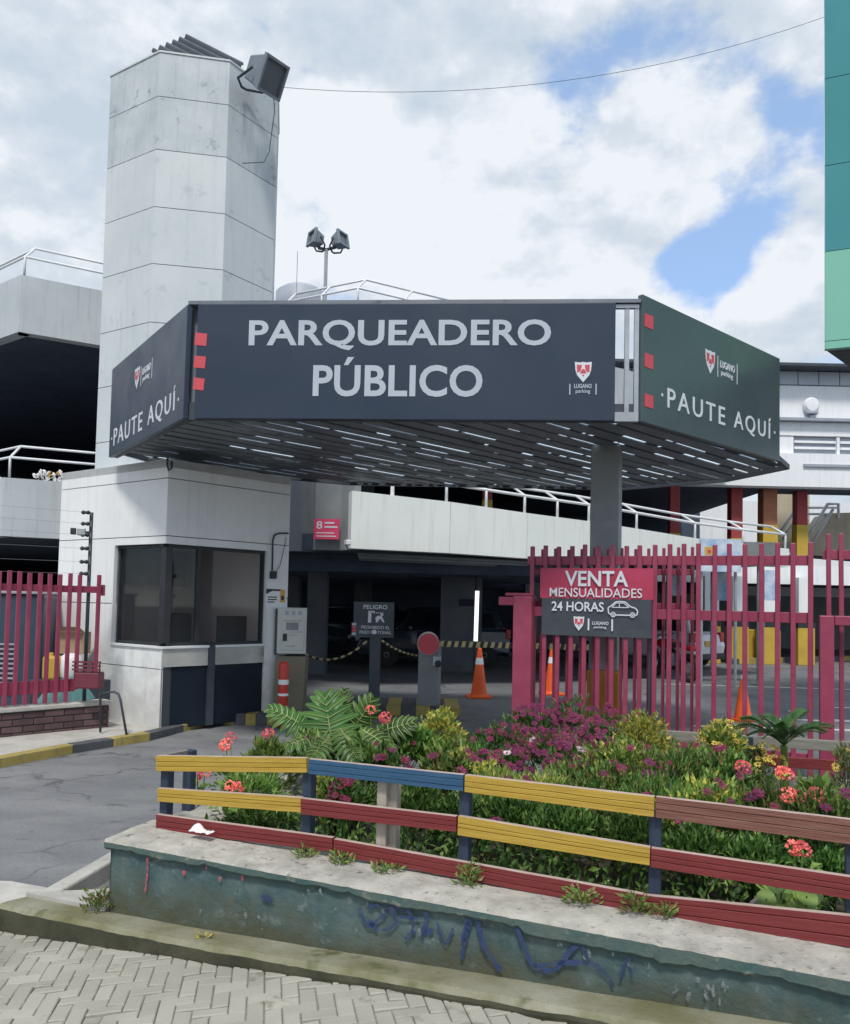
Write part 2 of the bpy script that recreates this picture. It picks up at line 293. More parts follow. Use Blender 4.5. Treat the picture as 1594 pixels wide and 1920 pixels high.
# ------------------------------------------------------------------ mesh builder
class MB:
    def __init__(s): s.v = []; s.f = []; s.m = []
    def add(s, vs, fs, m=0):
        k = len(s.v); s.v += [V(p) for p in vs]
        for f in fs: s.f.append(tuple(k + i for i in f)); s.m.append(m)
        return s
    def hexa(s, p, m=0):     # p: 4 bottom corners (ccw), 4 top corners
        return s.add(p, [(3, 2, 1, 0), (4, 5, 6, 7), (0, 1, 5, 4), (1, 2, 6, 5), (2, 3, 7, 6), (3, 0, 4, 7)], m)
    def obox(s, o, u, v, w, m=0):
        o, u, v, w = V(o), V(u), V(v), V(w)
        return s.hexa([o, o + u, o + u + v, o + v, o + w, o + u + w, o + u + v + w, o + v + w], m)
    def box(s, c, d, rz=0, m=0):
        u = V((math.cos(rz), math.sin(rz), 0)); v = V((-u.y, u.x, 0))
        u *= d[0]; v *= d[1]; w = V((0, 0, d[2]))
        return s.obox(V(c) - u / 2 - v / 2 - w / 2, u, v, w, m)
    def prism(s, poly, z0, z1, m=0):
        n = len(poly); a = [V((p[0], p[1], z0)) for p in poly] + [V((p[0], p[1], z1)) for p in poly]
        return s.add(a, [tuple(range(n - 1, -1, -1)), tuple(range(n, 2 * n))] + [(i, (i + 1) % n, n + (i + 1) % n, n + i) for i in range(n)], m)
    def plate(s, fr, pts, off, th, m=0):     # polygon in a frame (O,u,v,n) extruded along n
        O, u, v, n = fr; k = len(pts)
        a = [O + u * x + v * y + n * off for x, y in pts] + [O + u * x + v * y + n * (off + th) for x, y in pts]
        return s.add(a, [tuple(range(k - 1, -1, -1)), tuple(range(k, 2 * k))] + [(i, (i + 1) % k, k + (i + 1) % k, k + i) for i in range(k)], m)
    def rect(s, fr, x0, x1, y0, y1, off, th, m=0):
        return s.plate(fr, [(x0, y0), (x1, y0), (x1, y1), (x0, y1)], off, th, m)
    def tube(s, pts, r, n=8, m=0, cap=True):
        pts = [V(p) for p in pts]; rr = r if isinstance(r, (list, tuple)) else [r] * len(pts); k = len(s.v); up = None
        for i, p in enumerate(pts):
            t = (pts[min(i + 1, len(pts) - 1)] - pts[max(i - 1, 0)]).normalized()
            if up is None: up = t.orthogonal().normalized()
            up = (up - t * up.dot(t)).normalized(); b = t.cross(up)
            for j in range(n):
                a = 2 * math.pi * j / n; s.v.append(p + (up * math.cos(a) + b * math.sin(a)) * rr[i])
        for i in range(len(pts) - 1):
            for j in range(n):
                s.f.append((k + i * n + j, k + i * n + (j + 1) % n, k + (i + 1) * n + (j + 1) % n, k + (i + 1) * n + j)); s.m.append(m)
        if cap:
            s.f.append(tuple(k + j for j in range(n - 1, -1, -1))); s.m.append(m)
            s.f.append(tuple(k + (len(pts) - 1) * n + j for j in range(n))); s.m.append(m)
        return s
    def lathe(s, prof, c, n=20, m=0, ax=None):     # prof (r,z); closed by caps
        c = V(c); k = len(s.v); q = ax or Matrix.Identity(3)
        for r, z in prof:
            for j in range(n):
                a = 2 * math.pi * j / n; s.v.append(c + q @ V((r * math.cos(a), r * math.sin(a), z)))
        for i in range(len(prof) - 1):
            for j in range(n):
                s.f.append((k + i * n + j, k + i * n + (j + 1) % n, k + (i + 1) * n + (j + 1) % n, k + (i + 1) * n + j)); s.m.append(m)
        s.f.append(tuple(k + j for j in range(n - 1, -1, -1))); s.m.append(m)
        s.f.append(tuple(k + (len(prof) - 1) * n + j for j in range(n))); s.m.append(m)
        return s
    def leaf(s, p, d, nrm, ln, wd, m=0, bend=.2):      # pointed leaf of four faces
        d = d.normalized(); sd_ = d.cross(nrm)
        if sd_.length < 1e-4: sd_ = d.orthogonal()
        sd_.normalize(); up = sd_.cross(d)
        a = p; c = p + d * ln * .5 + up * ln * bend * .5; e = p + d * ln - up * ln * bend * .3
        return s.add([a, c + sd_ * wd / 2 + up * wd * .12, e, c - sd_ * wd / 2 + up * wd * .12, c], [(0, 1, 4), (1, 2, 4), (2, 3, 4), (3, 0, 4)], m)
    def build(s, name, mats, parent=None, smooth=False, bevel=0, local=False, recalc=True):
        if not isinstance(mats, (list, tuple)): mats = [mats]
        inv = None
        if parent is not None and not local: inv = wmat(parent).inverted()
        vs = [inv @ p for p in s.v] if inv else s.v
        me = bpy.data.meshes.new(name); me.from_pydata([tuple(p) for p in vs], [], s.f)
        for mt in mats: me.materials.append(M[mt] if isinstance(mt, str) else mt)
        me.polygons.foreach_set('material_index', s.m)
        if recalc:
            b = bmesh.new(); b.from_mesh(me); bmesh.ops.recalc_face_normals(b, faces=b.faces); b.to_mesh(me); b.free()
        if smooth: me.polygons.foreach_set('use_smooth', [True] * len(me.polygons))
        me.update(); o = bpy.data.objects.new(name, me); S.collection.objects.link(o)
        if parent is not None: o.parent = parent
        if bevel:
            md = o.modifiers.new('bevel', 'BEVEL'); md.width = bevel; md.segments = 2; md.limit_method = 'ANGLE'; md.angle_limit = R(50)
        return o

def wmat(o):
    m = o.matrix_basis.copy()
    while o.parent: o = o.parent; m = o.matrix_basis @ m
    return m
def tag(o, label, cat, group=None, kind=None):
    if label: o['label'] = label
    if cat: o['category'] = cat
    if group: o['group'] = group
    if kind: o['kind'] = kind
    return o
def struct(o): o['kind'] = 'structure'; return o
def thing(name, label, cat, loc=(0, 0, 0), rz=0, group=None):
    o = bpy.data.objects.new(name, None); S.collection.objects.link(o); o.empty_display_size = .2
    o.location = loc; o.rotation_euler = (0, 0, rz); return tag(o, label, cat, group)
def kids(o): return [c for c in S.collection.objects if c.parent == o]
def dup(root, loc, rz=0, label=None, group=None, scale=1):
    r = root.copy(); S.collection.objects.link(r); r.location = loc; r.rotation_euler = (0, 0, rz); r.scale = (scale,) * 3
    if label: r['label'] = label
    if group: r['group'] = group
    for ch in kids(root):
        c = ch.copy(); S.collection.objects.link(c); c.parent = r
        for g in kids(ch):
            d = g.copy(); S.collection.objects.link(d); d.parent = c
    return r
def frame(p0, p1, n_hint=None):     # vertical plane frame: origin p0, u towards p1, v up, n towards the camera
    O = V(p0); u = V((p1[0] - p0[0], p1[1] - p0[1], 0)).normalized(); v = V((0, 0, 1)); n = u.cross(v)
    if n.dot(V((0, 0, 0)) - V((O.x, O.y, 0))) < 0: n = -n
    return (O, u, v, n)
_txt = {}
def text_polys(body, bold=0.0, space=1.0):
    key = (body, bold, space)
    if key in _txt: return _txt[key]
    c = bpy.data.curves.new('lettering', 'FONT'); c.body = body; c.offset = bold; c.space_character = space; c.resolution_u = 4
    o = bpy.data.objects.new('lettering', c); S.collection.objects.link(o)
    dg = bpy.context.evaluated_depsgraph_get(); me = bpy.data.meshes.new_from_object(o.evaluated_get(dg))
    vs = [(p.co.x, p.co.y) for p in me.vertices]; fs = [tuple(p.vertices) for p in me.polygons]
    bpy.data.objects.remove(o); bpy.data.curves.remove(c); bpy.data.meshes.remove(me)
    _txt[key] = (vs, fs); return _txt[key]
def lettering(mb, fr, body, x0, x1, y0, y1, off, m=0, bold=0.0, space=1.0, th=.003):
    vs, fs = text_polys(body, bold, space); O, u, v, n = fr
    ax = min(p[0] for p in vs); bx = max(p[0] for p in vs); ay = min(p[1] for p in vs); by = max(p[1] for p in vs)
    f = lambda p, h: O + u * (x0 + (p[0] - ax) / (bx - ax) * (x1 - x0)) + v * (y0 + (p[1] - ay) / (by - ay) * (y1 - y0)) + n * h
    k = len(vs); mb.add([f(p, off + th) for p in vs], fs, m)
    cnt = {}
    for fc in fs:
        for i in range(len(fc)):
            a, b = fc[i], fc[(i + 1) % len(fc)]; cnt[(a, b)] = 1
    edge = [(a, b) for a, b in cnt if (b, a) not in cnt]
    mb.add([f(p, off + th) for p in vs] + [f(p, off - .001) for p in vs], [(a, b, b + k, a + k) for a, b in edge], m)
SHIELD = [(-.5, .5), (-.2, .47), (0, .5), (.2, .47), (.5, .5), (.46, .1), (.36, -.15), (0, -.5), (-.36, -.15), (-.46, .1)]
def emblem(parent, fr, cx, cy, w, h, off):
    """white shield with two red quarters and a red peak"""
    mb = MB(); sc = lambda pts, k=1: [(cx + x * w * k, cy + y * h * k) for x, y in pts]
    mb.plate(fr, sc(SHIELD), off, .003, 0)
    mb.plate(fr, sc([(-.38, .36), (-.08, .34), (-.16, .05), (-.36, -.02)]), off + .003, .002, 1)
    mb.plate(fr, sc([(.08, .34), (.38, .36), (.36, -.02), (.16, .05)]), off + .003, .002, 1)
    mb.plate(fr, sc([(-.20, -.06), (.20, -.06), (.07, .14), (-.07, .14)]), off + .003, .002, 1)
    mb.plate(fr, sc([(-.05, -.2), (.05, -.2), (.05, -.12), (-.05, -.12)]), off + .003, .002, 1)
    return mb.build('emblem', ['letter_w', 'signred'], parent)
M['letter_w'] = pm('letter_white', (.62, .65, .68), (.66, .69, .72), 3, .5, 0)

# ================================================================== ground, street, planter edge
A22 = R(-22); U22 = V((math.cos(A22), math.sin(A22))); N22 = V((math.sin(A22), -math.cos(A22)))   # street direction, normal to the viewer
WP = V((-1.46, 3.70))                                  # planter wall front line
def street(x, y, off):                                 # pixel on the vertical plane 'off' metres in front of the wall
    p = WP + N22 * off; return on_line(x, y, p, U22)
def sp(s, off, z):                                     # point by run along the street and offset towards viewer
    p = WP + U22 * s + N22 * off; return V((p.x, p.y, z))
def lerp(a, b, t): return a + (b - a) * t
def walk_z(s): return .045 + .070 * max(-.55, min(s, 1.6) + .46) + .040 * max(0, min(s, 6) - 1.6)      # the pavement climbs along the street

mb = MB(); mb.add([(-160, -160, -.35), (160, -160, -.35), (160, 260, -.35), (-160, 260, -.35)], [(0, 1, 2, 3)])
struct(mb.build('ground', 'earth', recalc=False))
mb = MB()
q = [sp(-9, .0, 0), sp(-.05, .05, 0), sp(-.05, -.4, 0), sp(9, -2.0, 0), sp(30, -2, 0), V((60, 90, 0)), V((-60, 90, 0)), V((-30, 4, 0))]
mb.add(q, [tuple(range(8))]); struct(mb.build('parking_lot', 'asphalt', recalc=False))
# driveway overlay with worn concrete-grey asphalt, from apron to booth
mb = MB()
q = [on_z(-160, 1640, .004), on_z(75, 1662, .004), on_z(150, 1668, .004), on_z(285, 1575, .004), V((-.9, 4.6, .004)), V((-.55, 7.0, .004)), V((-.8, 11.2, .004)), V((-2.65, 10.2, .004)), on_z(282, 1390, .004), on_z(0, 1442, .004), on_z(-700, 1530, .004)]
mb.add(q, [tuple(range(len(q)))]); struct(mb.build('driveway', 'driveway', recalc=False))

# sidewalk base and herringbone pavers
def walk_pt(s, o, dz=0):
    p = WP + U22 * s + N22 * o; return V((p.x, p.y, walk_z(s) + dz))
mb = MB()
gs = [-6, -1.01, -.5, 0, 1, 1.6, 3, 4, 5, 8]
for a, b in zip(gs, gs[1:]):
    mb.add([walk_pt(a, .14, -.009), walk_pt(b, .14, -.009), walk_pt(b, 5.5, -.009), walk_pt(a, 5.5, -.009)], [(0, 1, 2, 3)])
struct(mb.build('sidewalk_bed', 'joint', recalc=False))
mb = MB(); L_, B_ = .124, .062; ang = R(-33); ca, sa = math.cos(ang), math.sin(ang)
rp = random.Random(3)
for iy in range(-72, 73):
    for ix in range(-72, 73):
        for k in ((0,) if (ix - iy) % 4 == 0 else (1,) if (ix - iy) % 4 == 3 else ()):
            if k == 0: cx, cy, lx, ly = (ix + 1) * B_, (iy + .5) * B_, L_, B_
            else: cx, cy, lx, ly = (ix + .5) * B_, (iy + 1) * B_, B_, L_
            wx, wy = cx * ca - cy * sa, cx * sa + cy * ca
            s_, o_ = wx + .4, wy + .95
            if not (-2.6 < s_ < 3.6 and -.02 < o_ < 2.1): continue
            if s_ < -.56 and o_ < .16: continue
            g = .0014; dz = rp.uniform(-.0022, .0022); tx = rp.uniform(-.003, .003); ty = rp.uniform(-.003, .003)
            def c4(h, ins):
                r_ = []
                for a, b in ((-1, -1), (1, -1), (1, 1), (-1, 1)):
                    px = cx + a * (lx / 2 - g - ins); py = cy + b * (ly / 2 - g - ins)
                    r_.append(walk_pt(px * ca - py * sa + .4, px * sa + py * ca + .95, h + dz + a * tx + b * ty))
                return r_
            lo, mi, hi = c4(-.02, 0), c4(-.004, 0), c4(0, .004)
            kk = len(mb.v); mb.v += lo + mi + hi
            fs = [(8, 9, 10, 11)]
            for r0 in (0, 4):
                fs += [(r0 + a, r0 + (a + 1) % 4, r0 + 4 + (a + 1) % 4, r0 + 4 + a) for a in range(4)]
            for f in fs: mb.f.append(tuple(kk + a for a in f)); mb.m.append(0)
struct(mb.build('sidewalk', 'paver', recalc=False))

# apron of pale concrete left of the planter and the strip joining kerb to driveway
mb = MB()
q = [walk_pt(-3.2, .02, .0), walk_pt(-.56, .16, .01), walk_pt(-.40, .05, .02), on_z(135, 1672, .055), on_z(20, 1652, .04), on_z(-300, 1640, .03)]
q2 = [p - V((0, 0, .2)) for p in q]; n = len(q)
mb.add(q2 + q, [tuple(range(n, 2 * n))] + [(i, (i + 1) % n, n + (i + 1) % n, n + i) for i in range(n)])
struct(mb.build('apron', 'concrete'))

# mossy kerb: follows the pixel-measured rise of the kerb top
kt = [(-.46, .165), (0, .175), (.5, .186), (1.0, .206), (1.6, .232), (2.3, .26), (3.2, .30), (5, .38)]
mb = MB(); rk = random.Random(5)
def kz(s):
    for (a, za), (b, zb) in zip(kt, kt[1:]):
        if s <= b: return za + (zb - za) * (s - a) / (b - a)
    return kt[-1][1]
ss = [-.46 + i * .035 for i in range(150)]
rows = []
for s in ss:
    w = .165 + .012 * s; nz_ = mnoise.noise(V((s * 6, 2, 0))) * .012 + mnoise.noise(V((s * 22, 7, 0))) * .006
    z = kz(s)
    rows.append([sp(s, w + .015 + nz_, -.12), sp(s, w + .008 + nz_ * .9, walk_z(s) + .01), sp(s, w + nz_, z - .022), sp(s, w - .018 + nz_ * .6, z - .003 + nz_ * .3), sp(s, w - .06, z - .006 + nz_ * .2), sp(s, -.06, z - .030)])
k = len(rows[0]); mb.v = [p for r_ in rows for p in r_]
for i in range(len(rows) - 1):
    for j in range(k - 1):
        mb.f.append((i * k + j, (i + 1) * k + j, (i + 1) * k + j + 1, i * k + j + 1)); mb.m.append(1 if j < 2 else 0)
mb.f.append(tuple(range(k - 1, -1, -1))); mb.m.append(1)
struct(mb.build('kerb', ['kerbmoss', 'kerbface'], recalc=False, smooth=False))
# corner block of pavement left of the planter, between the kerb and the driveway edge
mb = MB()
q = [sp(-.42, .05, .17), sp(.02, .01, .175), sp(.02, -.5, .15), on_z(212, 1608, .10), on_z(80, 1690, .10)]
q = [sp(-.46, .0, .165), sp(.03, .0, .17), sp(.03, -.62, .08), on_z(118, 1684, .09)]
q2 = [V((p.x, p.y, -.1)) for p in q]; n = len(q)
mb.add(q2 + q, [tuple(range(n, 2 * n))] + [(i, (i + 1) % n, n + (i + 1) % n, n + i) for i in range(n)])
struct(mb.build('pavement_corner', 'concrete'))
a, b = on_z(85, 1689, .095), on_z(216, 1612, .095); d = (b - a).normalized(); nn = V((-d.y, d.x, 0))
mb = MB().obox(a - V((0, 0, .2)), (b - a) * 1.9, nn * .10, V((0, 0, .205)))
struct(mb.build('driveway_kerb', 'concrete', bevel=.012))

# ---- planter wall (teal paint, broken concrete cap)
def wall_top(s): return .492 - .012 * s
def wall_base(s): return kz(s) - .04
wall = thing('planter_wall', 'low teal painted planter wall with chipped concrete cap and graffiti above the mossy kerb', 'wall', tuple(sp(0, 0, .1)))
mb = MB(); ss = [.05 + i * .03 for i in range(170)]; hs = [i / 12 for i in range(13)]; k = len(hs)
for s in ss:
    for h in hs:
        z = lerp(wall_base(s) - .1, wall_top(s) - .03, h)
        dv = mnoise.noise(V((s * 3, z * 5, 1))) * .010 + mnoise.noise(V((s * 14, z * 14, 4))) * .004
        mb.v.append(sp(s, dv - .005, z))
for i in range(len(ss) - 1):
    for j in range(k - 1):
        mb.f.append((i * k + j, (i + 1) * k + j, (i + 1) * k + j + 1, i * k + j + 1)); mb.m.append(0)
# end face and back
e0 = len(mb.v); zt = wall_top(.05) - .03
mb.v += [sp(.05, -.0, .0), sp(.05, -.0, zt), sp(.05, -1.6, zt), sp(.05, -1.6, .0)]
mb.f.append((e0 + 3, e0 + 2, e0 + 1, e0)); mb.m.append(0)
mb.build('wall_face', 'teal', wall, recalc=False, smooth=True)
# cap: rough slab, jagged painted front edge
mb = MB(); ss = [.03 + i * .025 for i in range(205)]; prof = 9
for s in ss:
    t = wall_top(s); j1 = mnoise.noise(V((s * 2.3, 11, 0))); j2 = mnoise.noise(V((s * 9, 3, 0))); j3 = mnoise.noise(V((s * 30, 5, 0)))
    fr_ = .022 + .006 * j2 + .004 * j3                     # front overhang
    th = .052 + .018 * j1 + .012 * j2 + .006 * j3 + (.02 if s > 2.0 else 0)
    r1 = lambda o: mnoise.noise(V((s * 13, o * 13, 9))) * .004 + mnoise.noise(V((s * 40, o * 40, 2))) * .0025
    for o, z in ((-.03, t - th - .012), (fr_ - .012, t - th), (fr_, t - th + .012), (fr_ + .004 * j3, t - .016), (fr_ - .008, t - .003), (-.03, t + r1(.03)), (-.08, t + .002 + r1(.08)), (-.14, t + .004 + r1(.14)), (-.30, t + .006)):
        mb.v.append(sp(s, o, z))
for i in range(len(ss) - 1):
    for j in range(prof - 1):
        mb.f.append((i * prof + j, (i + 1) * prof + j, (i + 1) * prof + j + 1, i * prof + j + 1)); mb.m.append(1 if j < 3 else 0)
mb.f.append(tuple(range(prof - 1, -1, -1))); mb.m.append(1)
mb.build('cap', ['cap', 'tealedge'], wall, recalc=False)
# left return of the cap
mb = MB(); t = wall_top(.05)
mb.hexa([sp(.028, -.01, t - .05), sp(.30, -.29, t - .05), sp(.30, -1.5, t - .06), sp(.03, -1.5, t - .06),
         sp(.028, -.01, t - .001), sp(.30, -.29, t + .002), sp(.30, -1.5, t), sp(.03, -1.5, t)])
mb.build('cap_return', 'cap', wall, bevel=.01)
# graffiti strokes and paint splashes: thin coats of paint on the wall face
def wpx(x, y): p = street(x, y, .0125); return p
def coat(mb, pts, wd, m=0):
    if len(pts) > 2:
        ex_ = [pts[0]] + list(pts) + [pts[-1]]; sm = []
        for a, b, c, d in zip(ex_, ex_[1:], ex_[2:], ex_[3:]):
            for i in range(5):
                t = i / 5; sm.append(tuple(.5 * (2 * b[k] + (c[k] - a[k]) * t + (2 * a[k] - 5 * b[k] + 4 * c[k] - d[k]) * t * t + (3 * b[k] - a[k] - 3 * c[k] + d[k]) * t ** 3) for k in (0, 1)))
        pts = sm + [pts[-1]]
    P_ = [wpx(*p) for p in pts]
    # densify
    Q = []
    for a, b in zip(P_, P_[1:]):
        for i in range(6): Q.append(lerp(a, b, i / 6))
    Q.append(P_[-1]); n3 = V((N22.x, N22.y, 0)); L_, R_ = [], []
    for i, p in enumerate(Q):
        t_ = (Q[min(i + 1, len(Q) - 1)] - Q[max(i - 1, 0)]).normalized(); s_ = t_.cross(n3)
        w = wd * (.75 + .5 * mnoise.noise(p * 25)) * (1 if 0 < i < len(Q) - 1 else .3)
        L_.append(p + s_ * w); R_.append(p - s_ * w)
    n = len(Q); mb.add(L_ + R_, [(i, i + 1, n + i + 1, n + i) for i in range(n - 1)], m)
mb = MB()
for pts, w in (([(672, 1702), (690, 1735), (712, 1722), (735, 1700), (768, 1712), (775, 1745), (760, 1762)], .011),
               ([(868, 1765), (880, 1725), (892, 1718), (908, 1775), (925, 1800), (940, 1822)], .013),
               ([(968, 1735), (985, 1780), (1002, 1812), (1040, 1818), (1068, 1785), (1095, 1762)], .011),
               ([(1000, 1812), (1060, 1805), (1110, 1808), (1140, 1830), (1150, 1850)], .010),
               ([(700, 1690), (735, 1715), (790, 1722)], .008), ([(490, 1680), (512, 1690)], .018), ([(798, 1752), (812, 1742)], .014),
               ([(1162, 1840), (1178, 1795), (1186, 1835)], .006), ([(690, 1700), (720, 1690), (745, 1725), (715, 1745), (690, 1725)], .012), ([(745, 1700), (775, 1690), (800, 1715), (790, 1760)], .012), ([(880, 1722), (865, 1800)], .010), ([(1090, 1765), (1102, 1800)], .008), ([(820, 1730), (835, 1770), (850, 1740)], .009)):
    coat(mb, pts, w)
mb.build('graffiti', 'graffiti', wall, recalc=False)
mb = MB()
for pts, w in (([(277, 1608), (276, 1640), (272, 1675)], .006), ([(345, 1632), (345, 1642)], .009), ([(412, 1643), (414, 1654)], .008), ([(455, 1636), (455, 1652)], .008), ([(387, 1620), (387, 1630)], .003), ([(276, 1610), (277, 1622)], .009)):
    coat(mb, pts, w, 0)
rr = random.Random(8)
fw_ = lambda p, r, q: p + V((U22.x, U22.y, 0)) * r[0] + V((0, 0, 1)) * r[1]
for i in range(42):
    x = rr.uniform(225, 1400); y = 1600 + (x - 211) * .178 + rr.uniform(5, 95); p = wpx(x, y); r0 = rr.uniform(.003, .011); el = rr.uniform(.8, 2.6); k = len(mb.v)
    for q in range(9):
        a = q * 2 * math.pi / 9; r_ = r0 * rr.uniform(.4, 1.3); mb.v.append(fw_(p, (math.cos(a) * r_, math.sin(a) * r_ * el), 0))
    mb.f.append(tuple(range(k, k + 9))); mb.m.append(1)
mb.build('paint_splash', ['paintpink', 'paintpale'], wall, recalc=False)

# planter soil
mb = MB()
for i in range(26):
    for j in range(13):
        s = .25 + i * .2; o = -.12 - j * .19
        mb.v.append(sp(s, o, wall_top(s) - .06 + mnoise.noise(V((s * 2, o * 2, 0))) * .05 - .02 * j * .4))
for i in range(25):
    for j in range(12): mb.f.append((i * 13 + j, i * 13 + j + 1, (i + 1) * 13 + j + 1, (i + 1) * 13 + j)); mb.m.append(0)
struct(mb.build('planter_soil', 'soil', smooth=True))

# ---- left pavement and its yellow and black kerb
ks = [on_z(-260, 1520, .0), on_z(0, 1440, .0), on_z(138, 1413, .0), on_z(282, 1389, .0), on_z(345, 1373, .0), on_z(405, 1356, .0)]
inner = [V((-9, 8, 0)), V((-6, 9.2, 0)), V((-4.5, 10.2, 0)), V((-3.6, 10.8, 0)), V((-3.0, 11.2, 0)), V((-2.4, 11.2, 0))]
mb = MB(); n = len(ks); H_ = V((0, 0, .085))
mb.v = [p for a, b in zip(ks, inner) for p in (a + H_, b + H_)]
for i in range(n - 1): mb.f.append((2 * i, 2 * i + 2, 2 * i + 3, 2 * i + 1)); mb.m.append(0)
struct(mb.build('pavement', 'concrete', recalc=False))
mb = MB(); run = 0
for a, b in zip(ks, ks[1:]):
    ln = (b - a).length; d = (b - a) / ln; nn = V((-d.y, d.x, 0)); cnt = max(1, round(ln / .55))
    for i in range(cnt):
        p = a + d * (ln * i / cnt); mb.obox(p - V((0, 0, .1)), d * (ln / cnt - .004), nn * .13, V((0, 0, .19)), run % 2); run += 1
M['kerby'] = pm('kerb_yellow', (.30, .23, .06), (.38, .30, .09), 3, .8, .3, 40, speck=((.14, .13, .11), .8, 8))
M['kerbk'] = pm('kerb_charcoal', (.055, .06, .07), (.09, .095, .10), 3, .8, .3, 40, speck=((.16, .155, .14), .7, 8))
struct(mb.build('striped_kerb', ['kerbk', 'kerby'], bevel=.012))

# ---- painted bay lines on the lot
mb = MB()
def stripe(x0, y0, x1, y1, w=.09):
    a, b = on_z(x0, y0, .004), on_z(x1, y1, .004); d = (b - a).normalized(); nn = V((-d.y, d.x, 0)) * w / 2
    mb.add([a - nn, b - nn, b + nn, a + nn], [(0, 1, 2, 3)])
for st in ((1240, 1282, 1700, 1296), (1425, 1347, 1600, 1353), (1478, 1333, 1520, 1335), (1548, 1326, 1640, 1328), (1300, 1361, 1700, 1372), (1548, 1349, 1600, 1351), (960, 1268, 1230, 1275)): stripe(*st)
struct(mb.build('bay_lines', 'white_paint', recalc=False))

# ================================================================== ticket booth
K = at(298, 1370, 9.25); K.z = .0
LA, RA = R(180 - 35), R(47)
UL = V((math.cos(LA), math.sin(LA), 0)); UR = V((math.cos(RA), math.sin(RA), 0))
K2 = V((K.x, K.y))
def sL(x, y): p = on_line(x, y, K2, UL.xy); return (p.xy - K2).length, p.z
def sR(x, y): p = on_line(x, y, K2, UR.xy); return (p.xy - K2).length, p.z
BT = 3.235
lw = sL(112, 1000)[0]; rw = sR(543, 1000)[0]
wl = sL(213, 1100)[0]; wr = sR(499, 1100)[0]; wz1 = sL(300, 1020)[1]; wz0 = sL(300, 1212)[1]
booth = thing('ticket_booth', 'white panelled ticket booth with a dark corner window under the canopy', 'booth', (K.x, K.y, 0))
fL = frame(K, K + UL); fR = frame(K, K + UR)
j1, j2, j3, j4 = sL(313, 896)[1], sL(313, 1004)[1], sL(200, 1131)[1], sL(250, 1250)[1]
mb = MB(); g = .005
def panels(fr, rects, mat=0):
    for (a, b, z0, z1) in rects: mb.rect(fr, a + g * .4, b - g * .4, z0 + g, z1 - g, -.03, .03, mat)
def dark(fr, rects):
    for (a, b, z0, z1) in rects: mb.rect(fr, a, b, z0, z1, -.14, .10, 1)
z0 = .05
rl = [(0, lw, j1, BT), (0, lw, j2, j1), (wl, lw, j3, j2), (wl, lw, j4, j3), (0, lw, z0, j4), (0, wl, wz1 + .0, j2), (0, wl, j4, wz0)]
panels(fL, rl); dark(fL, rl)
rrr = [(0, rw, j1, BT), (0, rw, j2, j1), (wr, rw, 1.62, j2), (wr, rw, z0, 1.62), (0, wr, wz1, j2)]
sd1 = sR(390, 1240)[0]; sd2 = sR(402, 1240)[0]; sz = sR(350, 1250)[1]
rs = [(0, sd1, sz, wz0), (sd2, wr, sz, wz0)]
panels(fR, rrr); dark(fR, rrr); dark(fR, rs)
bw = mb.build('wall', ['whitedirty', 'jointdark'], booth)
mb = MB(); panels(fR, rs)
M['stained'] = pm('stained_panel', (.34, .34, .31), (.50, .50, .47), 2.5, .7, .1, 20, speck=((.10, .10, .09), .75, 2.2))
mb.build('counter_panel', 'stained', booth)
mb = MB(); mb.rect(fR, .012, sd1, z0, sz - .01, -.06, .04, 0); mb.rect(fR, sd2, wr - .02, z0, sz - .01, -.06, .04, 0)
mb.rect(fR, sd1 + .002, sd2 - .002, z0, wz0, -.05, .07, 1)
mb.rect(fR, 0, .010, z0, sz - .005, -.05, .055, 2)
mb.build('lower_panel', ['navyblack', 'darksteel', 'galv'], booth)
mb = MB(); mb.rect(fL, 0, wl, wz0 - .03, wz0, -.12, .14, 0); mb.rect(fR, 0, wr, wz0 - .03, wz0, -.12, .14, 0); mb.build('sill', 'white', booth, bevel=.004)
# window
win = MB()
for fr, w, mull in ((fL, wl, []), (fR, wr, [sR(377, 1100)[0]])):
    win.rect(fr, 0, w, wz0, wz0 + .035, -.11, .05); win.rect(fr, 0, w, wz1 - .035, wz1, -.11, .05)
    win.rect(fr, w - .03, w, wz0 + .035, wz1 - .035, -.11, .05)
    for q_ in mull: win.rect(fr, q_ - .025, q_ + .025, wz0 + .035, wz1 - .035, -.105, .05)
win.prism([(K + V((0, .02, 0)) + UL * .09).xy, (K + V((0, .03, 0))).xy, (K + V((0, .02, 0)) + UR * .09).xy, (K + V((0, .20, 0))).xy], wz0 + .035, wz1 - .035)
wn_ = win.build('window', 'black', booth)
mb = MB(); mb.rect(fL, .02, wl - .02, wz0 + .03, wz1 - .03, -.085, .008); mb.rect(fR, .02, wr - .02, wz0 + .03, wz1 - .03, -.085, .008)
mb.build('pane', 'glass', wn_)
MB().rect(fL, wl, wl + .02, wz0, wz1, -.1, .104).build('jamb', 'white', booth); MB().rect(fR, wr, wr + .02, wz0, wz1, -.1, .104).build('jamb', 'white', booth)
mb = MB()
BK = K + UL * lw + UR * rw
poly = [K.xy, (K + UR * rw).xy, BK.xy, (K + UL * lw).xy]
mb.prism(poly, BT - .10, BT - .002); mb.build('roof', 'white', booth)
mb = MB(); mb.prism([lerp(V(p), BK.xy * .5 + K.xy * .5, .12) for p in poly], .06, .10, 1)
mb.obox(K + UL * lw - UL * .1 + UR * .1 + V((0, 0, .1)), UR * (rw - .2), UL * .06, V((0, 0, 3.0)), 0)
mb.obox(K + UR * rw - UR * .15 + UL * .1 + V((0, 0, .1)), UL * (lw - .2), UR * .06, V((0, 0, 3.0)), 0)
M['interior'] = pm('booth_interior', (.60, .52, .50), (.66, .57, .55), 2, .8, .05, 10)
mb.build('interior', ['interior', 'darkconc'], booth)
